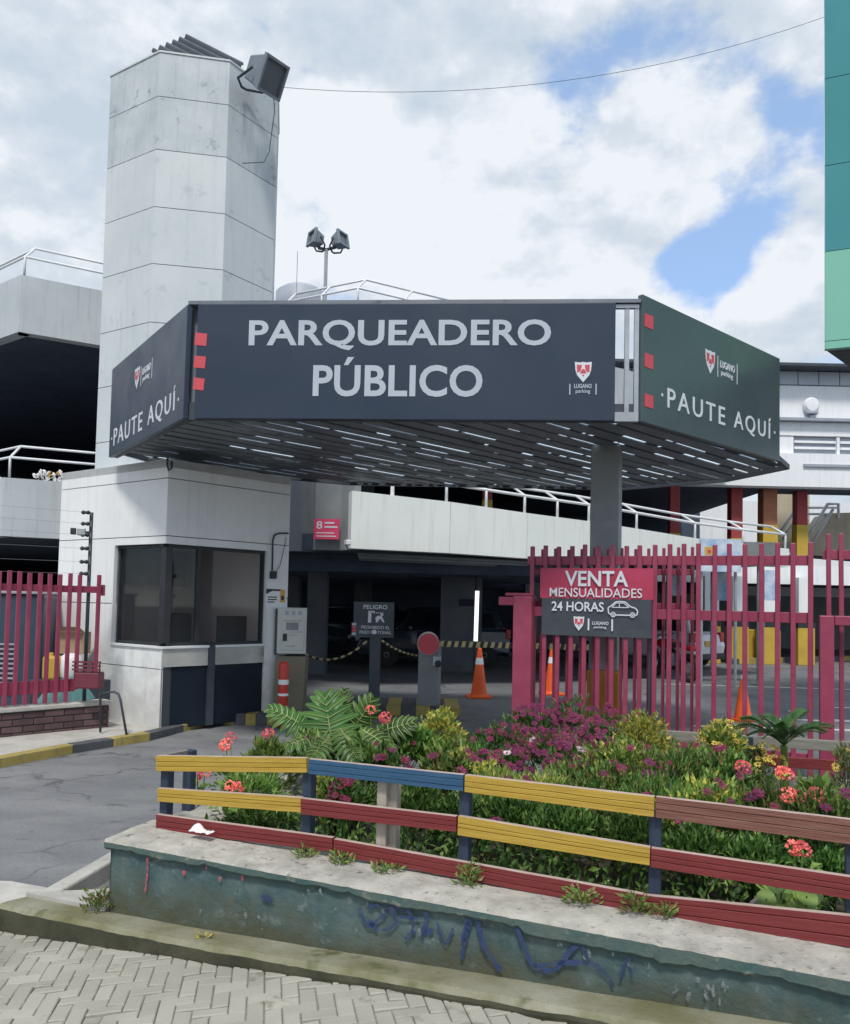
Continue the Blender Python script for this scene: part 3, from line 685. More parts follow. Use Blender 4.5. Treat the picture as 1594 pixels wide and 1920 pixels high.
MB().obox(K + UR * .25 + UL * .25 + V((0, 0, .9)), UR * 1.2, UL * .4, V((0, 0, .05))).build('counter', 'interior', booth)
mb = MB().obox(K + UR * 1.0 + UL * .32 + V((0, 0, .953)), UR * .42, UL * .05, V((0, 0, .42))); mb.build('monitor', 'black', booth)
MB().obox(K + UR * .35 + UL * 1.5 + V((0, 0, 1.75)), UR * 1.0, UL * .05, V((0, 0, .5))).build('shelf', 'black', booth)
mb = MB().obox(K + UR * .5 + UL * .7 + V((0, 0, .65)), UR * .40, UL * .06, V((0, 0, .75))); mb.build('chair_back', 'black', booth, bevel=.03)

# intercom conduit and small notices on the booth
def fR_pt(x, y, off=.0):
    s, z = sR(x, y); O, u, v, n = fR; return O + u * s + v * z + n * off
cond = thing('intercom_conduit', 'black bent conduit ending in a small box on the booth wall', 'conduit', tuple(fR_pt(512, 1075)))
mb = MB().tube([fR_pt(*p, .03) for p in ((538, 1000), (520, 1000), (512, 1004), (509, 1014), (508, 1070))], .012, 8); mb.build('pipe', 'darksteel', cond, smooth=True)
s, z = sR(510, 1078); mb = MB().rect(fR, s - .04, s + .04, z - .05, z + .05, 0, .06); mb.build('junction_box', 'black', cond, bevel=.008)
mb = MB().tube([fR_pt(*p, .015) for p in ((536, 1008), (530, 1035), (524, 1060), (514, 1076))], .004, 5); mb.build('cable', 'wire', cond)
s0, zt_ = sR(499, 1104); s1, zb_ = sR(535, 1140)
no = MB(); no.rect(fR, s0, s1, zb_, zt_, 0.001, .004, 0); h = zt_ - zb_; w = s1 - s0
no.plate(fR, [(s0, zt_ - h * .28), (s0 + w * .3, zt_ - h * .1), (s1 - w * .25, zt_ - h * .1), (s1 - w * .25, zt_), (s0, zt_)], .005, .002, 1)
no.rect(fR, s1 - w * .3, s1 - w * .05, zb_ + h * .3, zt_ - h * .02, .005, .002, 2)
no.rect(fR, s1 - w * .24, s1 - w * .1, zb_ + h * .42, zb_ + h * .66, .007, .002, 1)
for i in range(3): no.rect(fR, s0 + w * .08, s0 + w * (.55 if i else .42), zb_ + h * (.28 + .13 * i), zb_ + h * (.34 + .13 * i), .005, .002, 1)
M['amber'] = pm('amber', (.65, .38, .08), None, 3, .5, 0)
tag(no.build('notice', ['white_paint', 'black', 'amber']), 'small white notice with black header and amber square on the booth', 'notice')

# ================================================================== octagonal tower
def tcorner(x, y, Y): return at(x, y, Y)
c2 = at(297, 180, 10.35); TA = R(10); sd_ = .92
Tu = V((math.cos(TA), math.sin(TA))); c3 = c2.xy + Tu * sd_
mid = (c2.xy + c3) / 2; apo = sd_ / 2 / math.tan(R(22.5)); TC = mid + V((-Tu.y, Tu.x)) * apo; TR = sd_ / 2 / math.sin(R(22.5))
a0 = math.atan2(c2.y - TC.y, c2.x - TC.x)
def octo(r): return [(TC.x + r * math.cos(a0 + i * math.pi / 4) - (.12 if i in (5, 6, 7) else 0), TC.y + r * math.sin(a0 + i * math.pi / 4)) for i in range(8)]
def tz(y): return on_line(297, y, c2.xy, Tu).z
tower = thing('tower', 'tall white octagonal tower of stacked panels behind the booth', 'tower', (TC.x, TC.y, BT))
zs = [BT - .6, tz(820), tz(712), tz(605), tz(495), tz(388), tz(280), tz(180), tz(97)]
mb = MB()
for i, (a, b) in enumerate(zip(zs, zs[1:])): mb.prism(octo(TR), a + .005, b - .005, 2 if i >= len(zs) - 3 else 0)
mb.prism(octo(TR - .012), zs[0] + .01, zs[-1] - .01, 1)
mb.build('shaft', ['tower', 'jointdark', 'tower_top'], tower)
TZ = zs[-1]
mb = MB(); mb.prism(octo(TR + .012), TZ - .003, TZ + .02); mb.build('coping', 'tower', tower)
# corrugated sheet lying tilted on top
A_ = at(284, 97, 10.95); B_p = at(352, 68, 11.55); C_ = at(457, 121, 11.5)
mb = MB(); nu, nv = 64, 2; ax = B_p - A_; ay = C_ - B_p; up = ax.cross(ay).normalized();
if up.z < 0: up = -up
for i in range(nu + 1):
    for j in range(nv + 1):
        mb.v.append(A_ + ax * (i / nu) + ay * (j / nv) + up * (.045 * math.sin(i / nu * 2 * math.pi * 5.5)))
for i in range(nu):
    for j in range(nv): mb.f.append((i * 3 + j, i * 3 + j + 1, (i + 1) * 3 + j + 1, (i + 1) * 3 + j)); mb.m.append(0)
o = mb.build('corrugated_sheet', 'corrug', None, recalc=False); md = o.modifiers.new('thick', 'SOLIDIFY'); md.thickness = .02
tag(o, 'dark corrugated roofing sheet lying tilted on top of the tower', 'roofing sheet')

# floodlight on the tower
def floodlight(name, label, cen, aim, w, h, d, up_=V((0, 0, 1)), group=None):
    f = aim.normalized(); r = f.cross(up_).normalized(); u = r.cross(f)
    t = thing(name, label, 'floodlight', tuple(cen), 0, group) if label else thing(name, None, None, tuple(cen))
    def q(a, b, c_): return cen + r * a + u * b + f * c_
    mb = MB(); mb.hexa([q(-w * .36, -h * .34, -d / 2), q(w * .36, -h * .34, -d / 2), q(w / 2, -h / 2, d * .3), q(-w / 2, -h / 2, d * .3),
                        q(-w * .36, h * .34, -d / 2), q(w * .36, h * .34, -d / 2), q(w / 2, h / 2, d * .3), q(-w / 2, h / 2, d * .3)])
    mb.build('housing', 'lamp', t, bevel=.02)
    mb = MB(); 
    for a, b, c_, e in ((-w / 2 - .015, w / 2 + .015, h / 2 - .02, h / 2 + .015), (-w / 2 - .015, w / 2 + .015, -h / 2 - .015, -h / 2 + .02), (-w / 2 - .015, -w / 2 + .02, -h / 2 + .02, h / 2 - .02), (w / 2 - .02, w / 2 + .015, -h / 2 + .02, h / 2 - .02)):
        mb.obox(q(a, c_, d * .302), r * (b - a), f * .05, u * (e - c_))
    mb.build('bezel', 'lamp', t)
    mb = MB(); mb.obox(q(-w / 2 + .022, -h / 2 + .022, d * .31), r * (w - .044), f * .01, u * (h - .044)); mb.build('lens', 'lampglass', t)
    mb = MB(); mb.tube([q(-w / 2 - .03, 0, 0), q(-w / 2 - .03, -h * .45, -d * .5), q(-w * .1, -h * .6, -d * .75), q(w * .1, -h * .6, -d * .75), q(w / 2 + .03, -h * .45, -d * .5), q(w / 2 + .03, 0, 0)], .018, 6); mb.build('bracket', 'darksteel', t)
    return t
fc = at(497, 140, 10.45)
floodlight('floodlight', 'big tilted grey floodlight bolted to the top of the white tower', fc, V((.80, -.35, -.50)), .44, .42, .40, V((-.35, 0, 1)))
mb = MB().tube([at(513, 178, 10.55), at(515, 210, 10.72), at(510, 245, 10.72), at(505, 285, 10.66), at(495, 304, 10.6), at(478, 305, 10.5), at(455, 306, 10.45)], .006, 5)
tag(mb.build('lamp_cable', 'wire'), 'thin dark cable hanging down the tower face below the floodlight', 'cable')
mb = MB(); wp = []
for i in range(25):
    t = i / 24; a, b = at(533, 164, 10.75), at(1548, 31, 11.5); p = lerp(a, b, t); p.z -= .45 * 4 * t * (1 - t); wp.append(p)
mb.tube(wp, .0035, 5); tag(mb.build('overhead_wire', 'wire'), 'thin overhead wire crossing the sky from the tower to the green building', 'wire')

# ================================================================== canopy over the entrance
CZ = 3.30
cA, cB, cC, cD, cE = on_z(207, 858, CZ), on_z(347, 785, CZ), on_z(1197, 790, CZ), on_z(1459, 865, CZ), on_z(1487, 889, CZ)
can = thing('canopy', 'large octagonal entrance canopy with dark sign panels reading PARQUEADERO PUBLICO', 'canopy', (0, 8.8, CZ))
cTopF = (at(358, 571, cB.y).z + at(1202, 556, cC.y).z) / 2
fF = frame(cB, cC); FW = (cC - cB).length; FH = cTopF - CZ
def onF(fr, x, y):
    p = on_line(x, y, fr[0].xy, fr[1].xy); return (p.xy - fr[0].xy).dot(fr[1].xy), p.z - fr[0].z
# front sign
sx0 = onF(fF, 369, 680)[0]; sx1 = onF(fF, 1153, 680)[0]
mb = MB().rect(fF, sx0, sx1, .0, FH - .035, -.03, .05); fs = mb.build('front_sign', 'sign', can, bevel=.004)
def fr_text(fr, body, x0, y0, x1, y1, bold, parent, name='lettering', mat='letter', off=.021, space=1.0):
    a = onF(fr, x0, (y0 + y1) / 2)[0]; b = onF(fr, x1, (y0 + y1) / 2)[0]; t = onF(fr, (x0 + x1) / 2, y0)[1]; bt = onF(fr, (x0 + x1) / 2, y1)[1]
    mb = MB(); lettering(mb, fr, body, a, b, bt, t, off, 0, bold, space); return mb.build(name, mat, parent, recalc=False)
fr_text(fF, 'PARQUEADERO', 468, 601, 1033, 658, .022, fs, space=1.02)
fr_text(fF, 'PÚBLICO', 588, 671, 905, 745, .022, fs, space=1.02)
ex, ey = onF(fF, 1093, 699); emblem(fs, fF, ex, ey, .155, .19, .021)
fr_text(fF, 'LUGANO', 1076, 721, 1109, 729, .02, fs, 'brand_name'); fr_text(fF, 'parking', 1079, 731, 1106, 740, .01, fs, 'brand_line')
for x in (1068, 1117):
    a, z = onF(fF, x, 731); MB().rect(fF, a - .005, a + .005, z - .05, z + .05, .021, .003).build('divider_bar', 'letter', fs)
for i, (ya, yb) in enumerate(((625, 648), (668, 690), (709, 731))):
    a = onF(fF, 367 - i * 1.5, ya)[0]; b = onF(fF, 389 - i * 2.5, ya)[0]; z1_ = onF(fF, 378, ya)[1]; z0_ = onF(fF, 378, yb)[1]
    MB().plate(fF, [(a, z0_), (b, z0_ - .012), (b + .008, z1_ - .012), (a + .008, z1_)], .021, .003).build('red_square', 'signred', fs)
# open frame right of the front sign
gx1 = onF(fF, 1198, 680)[0]
mb = MB()
mb.rect(fF, sx1 + .004, gx1, FH - .075, FH - .045, -.05, .05); mb.rect(fF, sx1 + .004, gx1, .0, .085, -.05, .05)
for x in (1176, 1194): 
    a = onF(fF, x, 680)[0]; mb.rect(fF, a - .02, a + .02, .085, FH - .075, -.05, .04)
mb.build('open_frame', 'galv', can)
mb = MB().rect(fF, -.0, gx1 + .01, FH - .034, FH + .0, -.12, .14); mb.rect(fF, .0, sx0 - .005, .0, FH - .04, -.14, .06)
mb.build('front_beam', ['slat'], can)
# left and right signs
fLs = frame(cA, cB); LW = (cB - cA).length
fRs = frame(cC, cD); RW = (cD - cC).length
ltop = lambda fr, x, y: onF(fr, x, y)[1]
hl0, hl1 = ltop(fLs, 214, 692), ltop(fLs, 358, 571); hr0, hr1 = ltop(fRs, 1204, 555), ltop(fRs, 1459, 672)
mb = MB().plate(fLs, [(0, 0), (LW, 0), (LW + .02, (hl0 + hl1) / 2), (0, (hl0 + hl1) / 2)], -.03, .05); ls = mb.build('side_sign', 'sign', can, bevel=.004)
mb = MB().plate(fRs, [(.02, 0), (RW, 0), (RW, (hr0 + hr1) / 2), (.02, (hr0 + hr1) / 2)], -.03, .05); rs_ = mb.build('side_sign', 'signsheen', can, bevel=.004)
def side(fr, W_, parent, x0, x1, z0, z1, lx, lz):
    L0, L1 = x0 + .09, x1 - .09
    mb = MB(); lettering(mb, fr, 'PAUTE', L0, L0 + (L1 - L0) * .515, z0, z1, .021, 0, .006, 1.28); mb.build('lettering', 'letter_w', parent, recalc=False)
    mb = MB(); lettering(mb, fr, 'AQUÍ', L0 + (L1 - L0) * .605, L1, z0 - .02, z1 + .055, .021, 0, .006, 1.28); mb.build('lettering', 'letter_w', parent, recalc=False)
    for x in (x0, x1): MB().rect(fr, x - .014, x + .014, z0 + .09, z0 + .118, .021, .003).build('dot', 'letter_w', parent)
    emblem(parent, fr, lx, lz, .19, .24, .021)
    mb = MB(); lettering(mb, fr, 'LUGANO', lx + .20, lx + .50, lz - .01, lz + .065, .021, 0, .012); mb.build('brand_name', 'letter_w', parent, recalc=False)
    mb = MB(); lettering(mb, fr, 'parking', lx + .22, lx + .46, lz - .10, lz - .03, .021, 0, .006); mb.build('brand_line', 'letter_w', parent, recalc=False)
    for q_ in (.145, .545): MB().rect(fr, lx + q_, lx + q_ + .01, lz - .12, lz + .1, .021, .003).build('divider_bar', 'letter_w', parent)
x0 = onF(fRs, 1238, 738)[0]; x1 = onF(fRs, 1449, 812)[0]
za = onF(fRs, 1258, 775)[1]; zb = onF(fRs, 1258, 731)[1]; exr, ezr = onF(fRs, 1328, 680)
side(fRs, RW, rs_, x0, x1, onF(fRs, 1258, 768)[1], onF(fRs, 1258, 731)[1], exr, ezr)
x0 = onF(fLs, 213, 828)[0]; x1 = onF(fLs, 339, 741)[0]; exr, ezr = onF(fLs, 261, 710)
side(fLs, LW, ls, x0, x1, onF(fLs, 225, 832)[1], onF(fLs, 225, 800)[1], exr, ezr)
for ya, yb in ((588, 615), (662, 690), (738, 764)):
    a, z1_ = onF(fRs, 1205, ya); b, _ = onF(fRs, 1221, ya); z0_ = onF(fRs, 1210, yb)[1]
    MB().rect(fRs, max(a, .03), b, z0_, z1_, .021, .003).build('red_square', 'signred', rs_)
# roof outline and soffit
UDg = V((math.cos(R(44)), math.sin(R(44)), 0))
rear = [cE, V((4.2, 10.9, CZ)), V((3.0, 11.9, CZ)), V((-1.2, 12.0, CZ)), V((-2.6, 11.3, CZ)), V((-3.7, 10.3, CZ))]
outline = [cA, cB, cC, cD] + rear
cen = V((.3, 9.6, CZ))
inner = [cen + (p - cen) * .955 for p in outline]
def clip(poly, p, d):     # interval of the line p+d*t inside a convex polygon (2-D)
    t0, t1 = -1e9, 1e9; n = len(poly)
    for i in range(n):
        a, b = poly[i].xy, poly[(i + 1) % n].xy; e = b - a; nn = V((-e.y, e.x))
        den = nn.dot(d.xy); num = nn.dot(a - p.xy)
        if abs(den) < 1e-9:
            if num > 0: return None
            continue
        t = num / den
        if den > 0: t0 = max(t0, t)
        else: t1 = min(t1, t)
    return (t0, t1) if t1 - t0 > .15 else None
mb = MB(); perp = V((-UDg.y, UDg.x, 0)); rc = random.Random(4)
pitch = .235
for i in range(-26, 27):
    p = cen + perp * (i * pitch); c_ = clip(inner, p, UDg)
    if not c_: continue
    w = .178; dz = rc.uniform(-.006, .006); a, b = p + UDg * c_[0], p + UDg * c_[1]
    o = a - perp * w / 2 + V((0, 0, .085 + dz)); mb.obox(o, b - a, perp * w, V((0, 0, .012)))
slat_mb = mb
mb = MB()     # cross joists and perimeter beams
for k in range(-4, 5):
    p = cen + UDg * (k * .95); c_ = clip(inner, p, perp)
    if c_: mb.obox(p + perp * c_[0] - UDg * .025 + V((0, 0, .10)), perp * (c_[1] - c_[0]), UDg * .05, V((0, 0, .09)))
mb.build('joist', 'darksteel', can)
mb = MB(); n = len(outline)
for i in range(n):
    a, b = outline[i], outline[(i + 1) % n]; d = (b - a).normalized(); nn = V((-d.y, d.x, 0))
    mb.obox(a + nn * .035 + d * .02 + V((0, 0, .0 if i < 3 else .06)), (b - a) - d * .04, nn * .05, V((0, 0, .17 if i < 3 else .06)))
mb.build('edge_beam', 'darksteel', can)
# patches of roofing sheet laid over parts of the slats
mb = MB()
sk = MB()
M['gap_glow'] = leafmat('gap_glow_strip', (.85, .9, .95), (.8, .86, .92), .92, .3)  # translucent strips added so the slat gaps glow from the sky above
for i in range(-26, 27):        # strips of sheet closing most of each gap
    p = cen + perp * ((i + .5) * pitch); c_ = clip(inner, p, UDg)
    if not c_: continue
    t = c_[0]
    while t < c_[1]:
        ln = min(rc.uniform(.12, 1.1), c_[1] - t); gap = rc.choice((.06, .2, .45, .9, 1.5)) if rc.random() < .85 else 0
        slat_mb.obox(p + UDg * t - perp * .06 + V((0, 0, .096)), UDg * ln, perp * .12, V((0, 0, .008)), 1)
        if gap and t + ln + gap < c_[1]: sk.obox(p + UDg * (t + ln + .002) - perp * .06 + V((0, 0, .100)), UDg * gap, perp * .12, V((0, 0, .004)))
        t += ln + gap + .004
slat_mb.build('slat_ceiling', ['slat', 'corrug'], can); sk.build('gap_glow_strip', 'gap_glow', can)
# column
col = at(1137, 930, 8.75); cw = .155
mb = MB().box((col.x, col.y, (CZ + .9) / 2 + .05), (cw * 2, cw * 1.6, CZ - .9 + .1), R(-22))
cl = mb.build('column', 'steel', can, bevel=.01)
M['ochre'] = pm('ochre_paint', (.48, .22, .03), (.56, .28, .05), 2, .7, .1, 20, streak=((.25, .14, .05), .6))
MB().box((col.x, col.y, .45), (cw * 2 + .03, cw * 1.6 + .03, .9), R(-22)).build('column_base', 'ochre', cl, bevel=.01)
# small hook under the canopy by the booth corner
hk = at(314, 868, 9.15)
tag(MB().tube([hk + V((0, 0, .06)), hk + V((0, 0, -.03)), hk + V((.02, 0, -.09)), hk + V((.05, 0, -.06)), hk + V((.05, 0, .02))], .014, 6).build('hook', 'darksteel', smooth=True), 'small dark metal hook under the canopy edge at the booth corner', 'hook')

# ================================================================== garage building
def railing(name, label, pts, h, lean, n_each, r=.022, group='white parapet railings', step=None):
    """posts to h, arm leaning inwards to the upper rail"""
    t = thing(name, label, 'railing', tuple(pts[0]), 0, group)
    lo = [V(p) + V((0, 0, h * .62)) for p in pts]; hi = [V(p) + V((0, 0, h)) + V(lean) for p in pts]
    MB().tube(lo, r, 8).build('rail', 'rail', t, smooth=True); MB().tube(hi, r, 8).build('rail', 'rail', t, smooth=True)
    for k, (a, b) in enumerate(zip(pts, pts[1:])):
        m = n_each[k]
        for i in range(m + (1 if k == len(pts) - 2 else 0)):
            p = lerp(V(a), V(b), i / m)
            MB().tube([p, p + V((0, 0, h * .62)), p + V((0, 0, h)) + V(lean)], r * .95, 8).build('post', 'rail', t, smooth=True)
    return t
gar = thing('parking_garage', 'multi storey concrete parking garage with pale parapets and dark open decks behind the booth', 'garage', (-3, 14, 0))
Z1b, Z1t = 2.52, 3.45; Z2b, Z2t = 5.85, 6.80
# left block: octagonal corner
Q2 = at(40, 515, 12.8); qL = Q2 + V((-3.2, 2.3, 0)); qR = Q2 + V((3.1, 1.75, 0))
Z2t = Q2.z; Z2b = at(40, 622, 12.8).z
def wallrun(mb, pts, z0, z1, th, m=0):
    for a, b in zip(pts, pts[1:]):
        a, b = V((a[0], a[1], 0)), V((b[0], b[1], 0)); d = (b - a).normalized(); nn = V((-d.y, d.x, 0))
        mb.hexa([V((a.x, a.y, z0)), V((b.x, b.y, z0)), V((b.x, b.y, z0)) + nn * th, V((a.x, a.y, z0)) + nn * th,
                 V((a.x, a.y, z1)), V((b.x, b.y, z1)), V((b.x, b.y, z1)) + nn * th, V((a.x, a.y, z1)) + nn * th], m)
c5 = at(670, 560, 13.9)
up_line = [qL, Q2, qR, V((-2.7, 14.6)), V((c5.x, c5.y)), V((4.2, 17.2)), V((9.2, 20.6))]
mb = MB(); wallrun(mb, up_line, Z2b, Z2t, .2); mb.build('upper_parapet', 'greypar', gar)
Q1 = at(8, 895, 12.75); lo_line = [Q1 + V((-3.2, 2.4, 0)), Q1, Q1 + V((2.9, 1.3, 0))]
Z1t = Q1.z; Z1b = at(8, 1005, 12.75).z
mb = MB(); wallrun(mb, lo_line, Z1b, Z1t, .2); mb.build('lower_parapet', 'greypar', gar)
# slabs
def slab(mb, poly, z0, z1, m=0): mb.prism(poly, z0, z1, m)
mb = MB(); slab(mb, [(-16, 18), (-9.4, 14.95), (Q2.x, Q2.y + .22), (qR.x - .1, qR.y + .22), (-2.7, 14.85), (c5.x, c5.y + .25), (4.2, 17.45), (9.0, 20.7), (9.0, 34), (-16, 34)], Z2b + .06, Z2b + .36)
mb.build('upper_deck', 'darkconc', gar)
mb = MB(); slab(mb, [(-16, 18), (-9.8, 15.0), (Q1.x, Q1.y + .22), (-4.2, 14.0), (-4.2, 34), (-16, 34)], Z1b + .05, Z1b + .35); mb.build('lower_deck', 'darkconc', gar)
# ramp with white parapet descending to the right
r0 = at(660, 1028, 13.7); r0t = at(660, 920, 13.7).z
rp_ = [(660, 13.7, 920, 1028), (845, 14.2, 941, 1037), (989, 14.7, 962, 1047), (1110, 15.3, 978, 1051), (1200, 15.9, 992, 1054), (1310, 16.7, 1010, 1057), (1400, 17.5, 1021, 1060), (1480, 18.3, 1029, 1063)]
tops = [at(x, yt, Y) for x, Y, yt, yb in rp_]; bots = [at(x, yb, Y) for x, Y, yt, yb in rp_]
for t_, b_ in zip(tops, bots): b_.x, b_.y = t_.x, t_.y
ramp = thing('ramp', 'white parapet ramp crossing behind the canopy column, stained and descending to the right', 'ramp', tuple(bots[0]))
mb = MB(); th = V((-.08, .22, 0))
for a, b, c, d in zip(bots, bots[1:], tops, tops[1:]):
    g = (b - a).normalized() * .004
    mb.hexa([a + g, b - g, b - g + th, a + g + th, c + g, d - g, d - g + th, c + g + th])
M['rampwhite'] = pm('ramp_render', (.76, .80, .77), (.81, .84, .81), 1.2, .8, .12, 25, streak=((.42, .40, .33), .4))
mb.build('parapet', 'rampwhite', ramp)
mb = MB()
for a, b, c, d in zip(bots, bots[1:], tops, tops[1:]):
    z = V((0, 0, 1)); f0 = V((a.x, a.y, a.z + .05)); f1 = V((b.x, b.y, b.z + .05))
    mb.hexa([f0 + th * 1.01, f1 + th * 1.01, f1 + V((-1.2, 4.2, 0)), f0 + V((-1.2, 4.2, 0)), f0 + th * 1.01 + z * .25, f1 + th * 1.01 + z * .25, f1 + V((-1.2, 4.2, .25)), f0 + V((-1.2, 4.2, .25))])
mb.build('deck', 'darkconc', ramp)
# grey recessed wall left of the ramp carrying the pink sign
g0 = at(500, 1030, 14.6); g1 = at(662, 1030, 13.78); zt = at(600, 905, 14.1).z; zb = at(600, 1031, 14.1).z
mb = MB(); wallrun(mb, [(g0.x - .8, g0.y), (at(588, 975, 14.55).x, 14.55), (at(590, 975, 14.1).x, 14.1), (at(640, 975, 14.05).x, 14.05), (g1.x - .004, 13.80)], zb, zt + .2, .15); mb.build('landing_wall', 'greywall', gar)
# side face (end of the parapet) with a dark pipe
mb = MB(); wallrun(mb, [(g1.x - .006, 13.74), (g1.x - .002, 13.72)], zb, r0t, .1)
# big slab above the basement and dark back walls, ceiling beams
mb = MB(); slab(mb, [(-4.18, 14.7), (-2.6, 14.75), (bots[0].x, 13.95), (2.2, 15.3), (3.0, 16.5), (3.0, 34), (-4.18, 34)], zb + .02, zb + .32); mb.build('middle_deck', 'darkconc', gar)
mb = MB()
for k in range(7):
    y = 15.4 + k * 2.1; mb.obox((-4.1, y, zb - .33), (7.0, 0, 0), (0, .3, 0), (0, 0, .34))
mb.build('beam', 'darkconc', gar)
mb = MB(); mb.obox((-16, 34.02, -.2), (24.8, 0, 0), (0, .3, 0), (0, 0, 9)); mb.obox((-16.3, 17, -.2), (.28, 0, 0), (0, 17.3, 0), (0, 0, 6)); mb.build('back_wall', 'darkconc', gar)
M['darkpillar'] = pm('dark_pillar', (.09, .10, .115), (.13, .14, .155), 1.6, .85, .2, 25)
for x, y, w in ((-3.4, 20, .5), (-2.35, 17.5, .42), (-6.6, 17.5, .5), (-1.9, 24.5, .5)):
    MB().box((x, y, (Z2b + .06) / 2 - .05), (w, w, Z2b + .15)).build('pillar', 'darkpillar', gar)
p = at(865, 1100, 19.0); MB().box((p.x, 19, zb / 2 - .02), (.98, .5, zb + .03)).build('pillar', 'darkpillar', gar)
p = at(1000, 1100, 27); MB().box((p.x, 27, zb / 2), (.6, .5, zb + .05)).build('pillar', 'greywall', gar)
for k in range(3):
    y_ = .35 + .22 * k; MB().tube([V((bots[0].x + .1, bots[0].y + y_, zb - .06 - .03 * k)), V((bots[3].x, bots[3].y + y_, bots[3].z - .07 - .03 * k))], .035, 8).build('pipe', 'steel' if k != 1 else 'fargrey', gar, smooth=True)
# wall sign on that pillar and a glowing tube added for the bright streak beside it
q = at(875, 1130, 18.7); tag(MB().box((q.x, q.y + .015, q.z), (.34, .03, .17)).build('plate', 'navyblack'), 'small dark plate on the grey pillar behind the barrier', 'plate')
p1, p0_ = at(895, 1108, 17.5), at(892, 1202, 17.5)
lt = thing('glow_streak', 'glowing white tube added for a bright vertical streak in the dark garage above the cone', 'bright streak', (p0_.x, p0_.y, p0_.z))
MB().tube([p0_, p1], .045, 10).build('tube', 'tube', lt, smooth=True)
MB().tube([V((p0_.x, p0_.y, -.0)), p0_], .05, 8).build('stand', 'darksteel', lt)
MB().tube([p1, V((p1.x, p1.y, zb - .3))], .05, 8).build('hanger', 'darksteel', lt)
# pink wall sign
a, b = at(590, 973, 14.0), at(637, 1012, 14.0); fP = frame((a.x, 13.97, b.z), (b.x, 13.94, b.z)); w, h = b.x - a.x, a.z - b.z
ps = thing('wall_sign', 'pink red parking sign with small white lettering on the grey landing wall', 'sign', tuple(fP[0]))
MB().rect(fP, 0, w, 0, h, 0, .02).build('board', 'pink', ps)
mb = MB(); lettering(mb, fP, '8', w * .1, w * .33, h * .5, h * .88, .021, 0, .01)
for i, (xa, xb) in enumerate(((.42, .8), (.42, .92))): mb.rect(fP, w * xa, w * xb, h * (.76 - i * .2), h * (.84 - i * .2), .021, .003)
for i, (xa, xb) in enumerate(((.1, .8), (.1, .88))): mb.rect(fP, w * xa, w * xb, h * (.28 - i * .16), h * (.33 - i * .16), .021, .003)
mb.build('print', 'letter_w', ps)
cm = at(655, 1024, 13.5); t = thing('security_camera', 'small white security camera at the left end of the ramp parapet', 'camera', tuple(cm))
MB().box(cm + V((-.03, 0, .06)), (.09, .16, .09), R(20)).build('body', 'white_paint', t, bevel=.015); MB().tube([cm + V((-.05, .04, .02)), cm + V((-.03, .15, -.04)), cm + V((.02, .3, 0))], .015, 6).build('arm', 'galv', t)

# railings
lean = V((.12, .18, 0))
railing('railing', 'white tube railing along the upper left parapet', [qL + V((.1, .1, 0)), Q2 + V((0, .1, 0)), qR + V((-.05, .1, 0))], .56, V((.08, .16, 0)), [3, 2])
railing('railing', 'white tube railing on the lower left parapet beside the booth', [(Q1.x - 3.1, Q1.y + 2.5, Z1t), (Q1.x + .03, Q1.y + .1, Z1t), (Q1.x + 2.8, Q1.y + 1.35, Z1t)], .56, V((.08, .16, 0)), [3, 2])
railing('railing', 'white angled railing on the roof deck below the twin floodlights', [(-2.72, 14.75, Z2t), (c5.x, c5.y + .1, Z2t), (1.2, 15.45, Z2t)], .62, V((.12, .2, 0)), [2, 3])
def ramp_top(i, dz=0): return tops[i] + th * .5 + V((0, 0, dz))
railing('railing', 'long white railing on the sloping ramp parapet', [lerp(ramp_top(0), ramp_top(1), .98)] + [ramp_top(i) for i in (2, 3, 4, 5, 6, 7)], .55, V((-.20, .30, 0)), [2, 2, 1, 1, 1, 1], r=.028)
tag(MB().tube([lerp(ramp_top(0), ramp_top(1), .42), lerp(ramp_top(0), ramp_top(1), .42) + V((0, 0, .19))], .035, 8).build('stub_post', 'rail'), 'short lone white stub post on the ramp parapet', 'post')

# ---- floodlight mast and aerial on the roof deck
ft = at(612, 468, 15.0); mast = thing('floodlight_mast', 'slim mast on the roof deck carrying two floodlights turned apart', 'light mast', (ft.x, 15, Z2t - .5))
MB().tube([(ft.x, 15, Z2b + .3), (ft.x, 15, ft.z)], .035, 8).build('pole', 'galv', mast)
MB().tube([V((ft.x - .16, 15, ft.z + .03)), V((ft.x, 15, ft.z)), V((ft.x + .18, 15, ft.z + .05))], .03, 6).build('crossarm', 'darksteel', mast)
for (x, y, aim) in ((593, 449, V((-.75, -.55, .15))), (636, 452, V((.8, -.5, .2)))):
    f = floodlight('floodlight', None, at(x, y, 15), aim, .28, .27, .24)
    f.parent = mast; f.location = V(f.location) - V(mast.location)
an = at(558, 480, 16); tag(MB().tube([(an.x, 16, Z2b + .36), (an.x, 16, an.z + .1)], .008, 5).build('aerial', 'galv'), 'hair thin aerial rising beside the white tower', 'aerial')
tk = at(565, 552, 17); mb = MB().lathe([(.55, -.9), (.55, 0), (.42, .10), (.12, .15), (.1, .2)], (tk.x, 17, tk.z), 20); tag(mb.build('water_tank', 'fargrey', smooth=True), 'rounded grey tank top showing behind the roof railing', 'tank')

